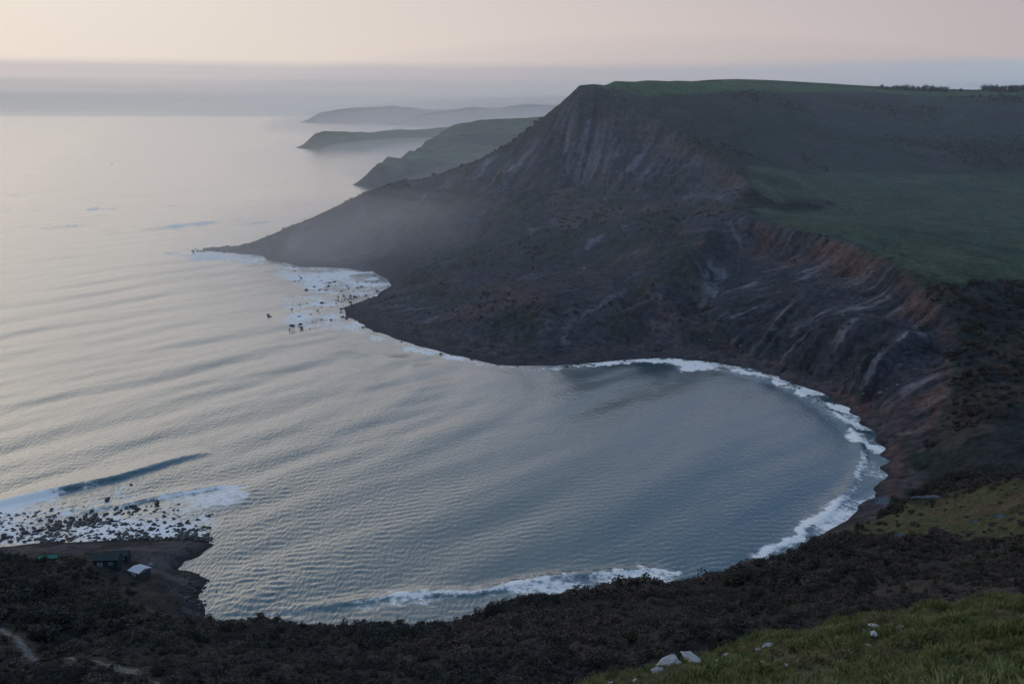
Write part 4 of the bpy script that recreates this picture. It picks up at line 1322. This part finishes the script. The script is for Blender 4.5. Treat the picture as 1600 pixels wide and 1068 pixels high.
# the many smaller stones, one mass for each place
for gname, lab in (('boulders in the foam at left', 'countless small dark stones awash in the foam at left'), ('rocks in the foam under the cliff', 'small dark stones awash under the big cliff'), ('rocks along the far water line', 'small dark stones along the far water line'),
                   ('rocks on the reef of the point', 'small dark stones on the reef of the point'), ('boulders on the boathouse shore', 'small dark stones on the boathouse shore')):
    vs, fs = [], []
    from mathutils import Euler, Matrix
    for gg, a, rot, sc in REST:
        if gg != gname:
            continue
        me = HULL[len(vs) % 6]
        Mx = Matrix.Translation(a) @ Euler(rot).to_matrix().to_4x4() @ Matrix.Diagonal((*sc, 1))
        k0 = len(vs)
        vs += [tuple(Mx @ v.co) for v in me.vertices]
        fs += [tuple(k0 + i for i in pl.vertices) for pl in me.polygons]
    # shingle on the ledge
    tag(mesh_obj('stones', vs, fs, M_rock), lab, kind='stuff')

def cast_fine(u, v, lo=34.0, hi=70.0):
    d = ray(u, v)
    t = np.arange(lo, hi, 0.12) / d[1]
    k = int(np.argmax(land(d[0] * t, d[1] * t) > EYE + d[2] * t))
    return d[0] * t[k], d[1] * t[k]


# ------------------------------------------------------------------ pale limestone on the grassy shoulder
LIME = [hull_mesh('limestone_rock', 20, 90 + k, M_lime, 0.6, 2) for k in range(5)]
lr = [(1046, 1036, 1.15, 'largest white limestone rock at the lip of the grassy shoulder', None), (1082, 1030, 1.05, 'rounded white limestone rock just right of the largest one', None),
      (1030, 1049, 0.75, 'low grey-white limestone slab under the largest white rock', None), (1060, 1036, 0.32, 'small white stone wedged between the two largest white rocks', None)]
small = [(1133, 1023, .42), (1109, 1047, .42), (1126, 1042, .34), (1145, 1037, .38), (1200, 1009, .5), (1155, 1013, .25), (1168, 1031, .2), (1192, 1034, .26), (1216, 1033, .42), (1186, 1044, .16), (1184, 1014, .3), (1211, 1015, .2), (992, 1061, .2), (954, 1066, .2), (1037, 1060, .26), (1228, 1057, .18),
         (1365, 977, .5), (1405, 980, .55), (1365, 991, .45), (1355, 1008, .4), (1307, 996, .25), (1240, 1000, .25), (1090, 1052, .15), (1250, 1035, .15), (1330, 1060, .16), (1160, 1005, .22), (1120, 1030, .2), (1350, 985, .2)]
small.sort()
for u, v, sz_, lab, gr in lr + [(a, b, c_, None, None) for a, b, c_ in small]:
    x, y = cast_fine(u, v + 3)
    z = lin(x, y)
    sz_ *= 0.95
    k = q.randrange(5)
    o = put('limestone_rock', LIME[k], (x, y, z + 0.05 + sz_ * 0.12), (q.uniform(-.3, .3), q.uniform(-.3, .3), q.uniform(0, 6.28)), (sz_ * 1.5, sz_, sz_ * 0.7))
    if lab:
        tag(o, lab, 'rock')
    elif u > 1290:
        tag(o, nth('sr') + ' from left of the white stones on the right half of the grassy shoulder', 'rock', 'white stones right')
    elif u < 1070:
        tag(o, nth('sb') + ' from left of the small white stones below the largest white rock', 'rock', 'white stones below the big rocks')
    else:
        tag(o, nth('sm') + ' from left of the white stones right of the two big white rocks', 'rock', 'white stones middle')

# loose debris strewn over the landslips
n = 30000
x = rng.uniform(-140, 215, n); y = rng.uniform(390, 930, n)
und_ = np.maximum.reduce([gsamp(GM['under'], x, y), gsamp(GM['lowcliff'], x, y), gsamp(GM['crag'], x, y)])
k = (und_ > 0.6) & (gsamp(GH, x, y) > 1.0) & (rng.random(n) < np.clip(0.25 + 0.9 * fbm(x, y, 40, 4, 651), 0.03, 0.7) * (1 - 0.55 * sstep(gsamp(GH, x, y), 4, 30)))
x, y = x[k], y[k]
z0 = land(x, y)
M_deb = plain_mat('shale_debris', (0.085, 0.082, 0.082), 0.9, 0.4, 1.5, 0.2, rnd=0.45)
src = put('debris', hull_mesh('debris', 14, 66, M_deb, 0.7), (x[0], y[0], z0[0]))
tag(src, 'single grey block of shale on the landslip', kind='stuff')
sc = 0.8 + 2.2 * rng.random(len(x)) ** 3
scatter('debris', 'loose grey blocks of shale strewn over the cliffs and landslips', src, np.stack([x, y, z0 + 0.1 * sc], -1), rng.uniform(-0.5, 0.5, (len(x), 3)) * np.array([1, 1, 6.0]), np.stack([sc * 1.3, sc, sc * 0.7], -1))

# pale fallen blocks on the far landslip
for u, v, sz_, lab in ((998, 313, 2.6, 'single pale block lying below the upper crags'), (913, 418, 2.4, 'pale block in the middle of the landslip'), (962, 150, 3.0, 'white block high under the cliff top'), (908, 501, 1.6, 'small pale block low on the landslip'), (780, 282, 2.4, 'pale block on the ridge above the misty slope'), (1095, 559, 1.4, 'white block on the beach at the head of the bay')):
    x, y = cast(u, v, 400)
    tag(put('fallen_block', LIME[q.randrange(5)], (x, y, lin(x, y) + sz_ * 0.2), (0.2, 0.1, q.uniform(0, 6)), (sz_, sz_ * .7, sz_ * .6)), lab, 'rock')

# ------------------------------------------------------------------ huts by the slipway
M_teal = plain_mat('teal_boards', (0.030, 0.052, 0.055), 0.8, 0.25, 3.0)
M_tealroof = plain_mat('dark_felt', (0.035, 0.050, 0.052), 0.9, 0.25, 1.0)
M_white = plain_mat('white_sheet', (0.46, 0.47, 0.52), 0.6, 0.15, 1.2)
M_pale = plain_mat('pale_paint', (0.30, 0.33, 0.34), 0.7, 0.2, 2.0)
M_green = plain_mat('green_roof_sheet', (0.020, 0.165, 0.120), 0.6, 0.25, 1.5)
M_wood = plain_mat('grey_boards', (0.085, 0.080, 0.078), 0.85, 0.3, 3.0)
M_conc = plain_mat('concrete', (0.17, 0.17, 0.175), 0.9, 0.25, 1.0)
M_glass, g = new_mat('window_glass')
out(g, bsdf(g, (0.18, 0.22, 0.24), 0.1, 0.6))


def bx(name, lo, hi, mat, parent, bev=0.02):
    import bmesh
    bm = bmesh.new()
    bmesh.ops.create_cube(bm, size=1)
    for v in bm.verts:
        v.co = Vector(((lo[0] + hi[0]) / 2 + v.co.x * (hi[0] - lo[0]), (lo[1] + hi[1]) / 2 + v.co.y * (hi[1] - lo[1]), (lo[2] + hi[2]) / 2 + v.co.z * (hi[2] - lo[2])))
    if bev:
        bmesh.ops.bevel(bm, geom=bm.edges[:], offset=bev, segments=1, affect='EDGES')
    me = bpy.data.meshes.new(name)
    bm.to_mesh(me); bm.free()
    me.materials.append(mat)
    o = bpy.data.objects.new(name, me)
    COL.objects.link(o)
    o.parent = parent
    return o


def gable(name, w, d, h, rise, mat, parent):
    """walls with gable ends: ridge along x"""
    x0, y0 = w / 2, d / 2
    v = [(-x0, -y0, -0.8), (x0, -y0, -0.8), (x0, y0, -0.8), (-x0, y0, -0.8), (-x0, -y0, h), (x0, -y0, h), (x0, y0, h), (-x0, y0, h), (-x0, 0, h + rise), (x0, 0, h + rise)]
    f = [(0, 1, 5, 4), (2, 3, 7, 6), (1, 2, 6, 9, 5), (3, 0, 4, 8, 7), (0, 3, 2, 1)]
    return mesh_obj(name, v, f, mat, parent)


def roof_slope(w, d, h, rise, side, mat, parent, sheets, over=0.25):
    """roof slope made of separate sheets side by side"""
    y_e, z_e = side * (d / 2 + over), h - rise * over / (d / 2)
    n_ = Vector((0, side * rise, d / 2)).normalized() * 0.07
    for k in range(sheets):
        xa = -w / 2 - over + (w + 2 * over) * k / sheets + 0.012
        xb = -w / 2 - over + (w + 2 * over) * (k + 1) / sheets - 0.012
        lift = 0.012 * (k % 2) + 0.02
        q4 = [Vector((xa, y_e, z_e)), Vector((xb, y_e, z_e)), Vector((xb, 0, h + rise)), Vector((xa, 0, h + rise))]
        lo_ = [tuple(p_ + Vector((0, 0, lift))) for p_ in q4]; hi_ = [tuple(p_ + n_ + Vector((0, 0, lift))) for p_ in q4]
        mesh_obj('roof_sheet', lo_ + hi_, [(0, 3, 2, 1), (4, 5, 6, 7), (0, 1, 5, 4), (1, 2, 6, 5), (2, 3, 7, 6), (3, 0, 4, 7)], mat, parent)


def hut(name, u, v, rz, w, d, h, rise, wall, roof, sheets, label, cat='hut'):
    x, y = cast(u, v, 150)
    e = empty(name, (x, y, lin(x, y) + 0.05), rz, 0.86)
    gable('wall', w, d, h, rise, wall, e)
    rf = mesh_obj('ridge_cap', [(-w / 2 - .27, -.18, h + rise + .05), (w / 2 + .27, -.18, h + rise + .05), (w / 2 + .27, 0, h + rise + .16), (-w / 2 - .27, 0, h + rise + .16), (-w / 2 - .27, .18, h + rise + .05), (w / 2 + .27, .18, h + rise + .05)],
                  [(0, 1, 2, 3), (3, 2, 5, 4), (0, 3, 4), (1, 5, 2), (0, 4, 5, 1)], roof, e)
    for sd_ in (-1, 1):
        roof_slope(w, d, h, rise, sd_, roof, e, sheets)
    tag(e, label, cat)
    return e


def window(e, xc, y, zc, w, h, mat=None):
    f = bx('window', (xc - w / 2, y - 0.05, zc - h / 2), (xc + w / 2, y + 0.02, zc + h / 2), M_pale, e)
    bx('pane', (xc - w / 2 + .08, y - 0.075, zc - h / 2 + .08), (xc - .03, y - 0.052, zc + h / 2 - .08), M_glass, f, 0)
    bx('pane', (xc + .03, y - 0.075, zc - h / 2 + .08), (xc + w / 2 - .08, y - 0.052, zc + h / 2 - .08), M_glass, f, 0)


e = hut('boathouse', 219, 905, R(-28), 4.2, 4.4, 1.9, 0.45, M_wood, M_white, 4, 'small boathouse with a pale white roof beside the slipway')
d_ = bx('door', (-1.0, -2.28, -0.2), (1.0, -2.205, 1.75), M_pale, e)
bx('handle', (0.75, -2.34, 0.75), (0.82, -2.285, 0.95), M_wood, d_, 0)
bx('bargeboard', (2.33, -2.5, 1.80), (2.42, 2.5, 1.95), M_white, e)
e = hut('hut', 170, 894, R(4), 7.2, 4.2, 2.6, 1.0, M_teal, M_tealroof, 6, 'dark teal hut with pale doors left of the white roofed boathouse')
for k in (-2.1, -1.2):
    bx('door', (k - 0.36, -2.18, -0.1), (k + 0.36, -2.105, 1.9), M_pale, e)
window(e, 1.4, -2.1, 1.35, 1.3, 1.1)
e = hut('hut', 190, 879, R(6), 4.6, 3.8, 2.4, 0.9, M_teal, M_tealroof, 4, 'dark teal hut half hidden behind the hut with pale doors')
window(e, -0.9, -1.9, 1.5, 1.2, 1.1)
window(e, 1.2, -1.9, 1.5, 0.8, 0.9)
e = hut('shed', 76, 873, R(8), 5.2, 2.0, 1.0, 0.45, M_wood, M_green, 4, 'low shed with a bright green roof on the bank at far left', 'shed')
bx('door', (-0.4, -1.06, -0.1), (0.4, -1.005, 0.9), M_wood, e)
# slipway
x, y = cast(232, 884, 150)
x2, y2 = cast(272, 897, 150)
z1, z2 = lin(x, y) + 0.25, 0.1
e = empty('slipway', (x, y, z1))
tag(e, 'pale concrete slipway running down to the water beside the boathouse', 'slipway')
L_ = math.hypot(x2 - x, y2 - y); an = math.atan2(y2 - y, x2 - x)
e.rotation_euler = (0, math.atan2(z1 - z2, L_), an)
for k in range(6):
    a_, b_ = L_ * k / 6, L_ * (k + 1) / 6 - 0.06
    bx('slab', (a_, -1.1, -0.25), (b_, 1.1, 0.0 + 0.01 * (k % 2)), M_conc, e)
for sd_ in (-1, 1):
    bx('kerb', (0, sd_ * 1.16 - 0.05, -0.3), (L_, sd_ * 1.16 + 0.05, 0.14), M_conc, e)

# ------------------------------------------------------------------ skyline trees and hedges
M_tree = plain_mat('winter_twigs', (0.026, 0.028, 0.026), 0.9, 0.3, 0.3, 0.1, rnd=0.2)
TREE = [(foliage_mesh('crown', 4.4, 5.0, 900, 0.34, 140 + k, M_tree, 10, 0.50), stems_mesh('trunk', 5.0, 0.22, 1, 140 + k, M_bark, 0.42)) for k in range(5)]
q = random.Random(5)
tp = [1378, 1386, 1395, 1402, 1411, 1418, 1427, 1436, 1444, 1453, 1461, 1470, 1478, 1490, 1502, 1537, 1546, 1553, 1560, 1568, 1577, 1585, 1592, 1600, 1612]
for k, u in enumerate(tp):
    yy = 1235 + q.uniform(-12, 25)
    x = (u - 800) / F * yy / (math.cos(PITCH) + (534 - 139) / F * math.sin(PITCH))
    z = lin(x, yy)
    sc = (0.75 if u < 1400 else 1.15 if u < 1480 else 0.65 if u < 1510 else 1.35) * q.uniform(0.85, 1.15)
    e = empty('tree', (x, yy, z - 0.2), q.uniform(0, 6.28), sc)
    cm, tm = TREE[q.randrange(5)]
    put('crown', cm, (0, 0, 0), parent=e)
    put('trunk', tm, (0, 0, 0), parent=e)
    if u < 1485:
        tag(e, nth('t1') + ' dark tree from left in the longer clump on the right skyline', 'tree', 'trees in the left skyline clump')
    elif u < 1520:
        tag(e, nth('t2') + ' stunted tree from left in the gap between the skyline clumps', 'tree', 'stunted trees in the skyline gap')
    else:
        tag(e, nth('t3') + ' tall dark tree from left in the clump at the skyline right edge', 'tree', 'trees at the right edge of the skyline')


def hedge(u0, u1, y0, y1, step, label):
    vs, fs = [], []
    q2 = random.Random(u0)
    u = u0
    while u < u1:
        t = (u - u0) / (u1 - u0)
        yy = y0 + (y1 - y0) * t
        x = (u - 800) / F * yy / (math.cos(PITCH) + (534 - 130) / F * math.sin(PITCH))
        z = float(gsamp(GH, np.array(x), np.array(yy))) + 0.2
        hh = q2.uniform(0.5, 1.9)
        for _ in range(26):
            p_ = Vector((x + q2.gauss(0, 1.2), yy + q2.gauss(0, 0.7), z + q2.uniform(0, hh)))
            t1 = Vector((q2.gauss(0, 1), q2.gauss(0, 1), q2.gauss(0, 1))).normalized() * 0.35
            t2 = t1.orthogonal().normalized() * 0.3
            k0 = len(vs)
            vs += [tuple(p_ - t1), tuple(p_ + t2), tuple(p_ + t1), tuple(p_ - t2)]
            fs.append((k0, k0 + 1, k0 + 2, k0 + 3))
        u += step * q2.uniform(0.6, 1.8)
    tag(mesh_obj('hedge', vs, fs, M_dark), label, 'hedge')


hedge(1000, 1128, 1085, 1120, 1.6, 'low dark hedge along the skyline above the main crags')
hedge(1150, 1375, 1140, 1235, 2.2, 'broken hedge line along the hill brow left of the skyline trees')


hedge(1372, 1612, 1226, 1250, 1.3, 'dark hedge joining the clumps of trees along the right skyline')

# ------------------------------------------------------------------ haze
def box(name, lo, hi, mat):
    v = [(x, y, z) for x in (lo[0], hi[0]) for y in (lo[1], hi[1]) for z in (lo[2], hi[2])]
    return mesh_obj(name, v, [(0, 1, 3, 2), (4, 6, 7, 5), (0, 4, 5, 1), (2, 3, 7, 6), (0, 2, 6, 4), (1, 5, 7, 3)], mat)


HAZE = 1.0e-5
m, g = new_mat('haze_air')
vol = g.n('ShaderNodeVolumePrincipled', {'Color': (0.95, 0.97, 0.99, 1), 'Density': HAZE, 'Anisotropy': 0.8})
g.n('ShaderNodeOutputMaterial', {1: vol.outputs[0]})
o = box('haze', (-95000, -2000, -30), (95000, 95000, 330), m)
tag(o, 'thin pale sea haze hanging over the whole bay and coast', kind='stuff')



def ellipsoid(name, c, rad, mat, label, rz=0.0):
    vs, fs = [], []
    nu, nv = 40, 20
    for j in range(nv + 1):
        th = math.pi * j / nv
        for i in range(nu):
            ph = 2 * math.pi * i / nu
            x, y, z = rad[0] * math.sin(th) * math.cos(ph), rad[1] * math.sin(th) * math.sin(ph), rad[2] * math.cos(th)
            vs.append((x * math.cos(rz) - y * math.sin(rz), x * math.sin(rz) + y * math.cos(rz), z))
    for j in range(nv):
        for i in range(nu):
            a = j * nu + i; b = j * nu + (i + 1) % nu
            fs.append((a, a + nu, b + nu, b))
    o = mesh_obj(name, vs, fs, mat)
    o.location = c
    tag(o, label, kind='stuff')
    return o


def mist_mat(d, col=(0.99, 0.965, 0.965)):
    m, g = new_mat('sea_mist_air')
    vol = g.n('ShaderNodeVolumePrincipled', {'Color': (*col, 1), 'Density': d, 'Anisotropy': 0.6})
    g.n('ShaderNodeOutputMaterial', {1: vol.outputs[0]})
    return m


def mist(c, rad, od, label, rz=0.0, n=3, jit=0.18, seed=1, col=(0.99, 0.965, 0.965)):
    """bank of spray: soft overlapping shells, od = optical depth through the middle along y"""
    q = random.Random(seed)
    for k in range(n):
        f = 1.0 - 0.8 * k / n
        cc = tuple(c[i] + q.uniform(-jit, jit) * rad[i] * (1.2 - f) * (1.0 if i < 2 else 0.3) for i in range(3))
        ellipsoid('sea_mist', cc, tuple(v * f * q.uniform(0.9, 1.1) for v in rad), mist_mat(od / (2 * rad[1]) / n * 1.6, col), label, rz)


mist((-120, 850, 0), (180, 125, 66), 0.85, 'veil of sea spray drifting up the dark slope above the rocky point', 0.35, 5, 0.5, 3)
mist((-60, 800, 10), (70, 110, 60), 0.22, 'thin spray rising up the gully above the little cove', 0.2, 3, 0.4, 5)
mist((-230, 3600, 0), (460, 520, 44), 1.7, 'bright band of spray at the foot of the furthest headland')
mist((-120, 2250, 0), (260, 330, 66), 1.35, 'spray hanging between the two green headlands')
mist((900, 12000, 0), (3600, 7000, 330), 3.6, 'bank of blue-grey haze along the far coast')
mist((500, 2900, 0), (1300, 1500, 130), 0.85, 'thin haze over the green headlands')
mist((150, 950, 0), (620, 600, 190), 0.50, 'faint haze over the big cliff and the fields', 0.0, 2, col=(0.88, 0.94, 1.0))

print('TERRAIN DONE', len(CP))
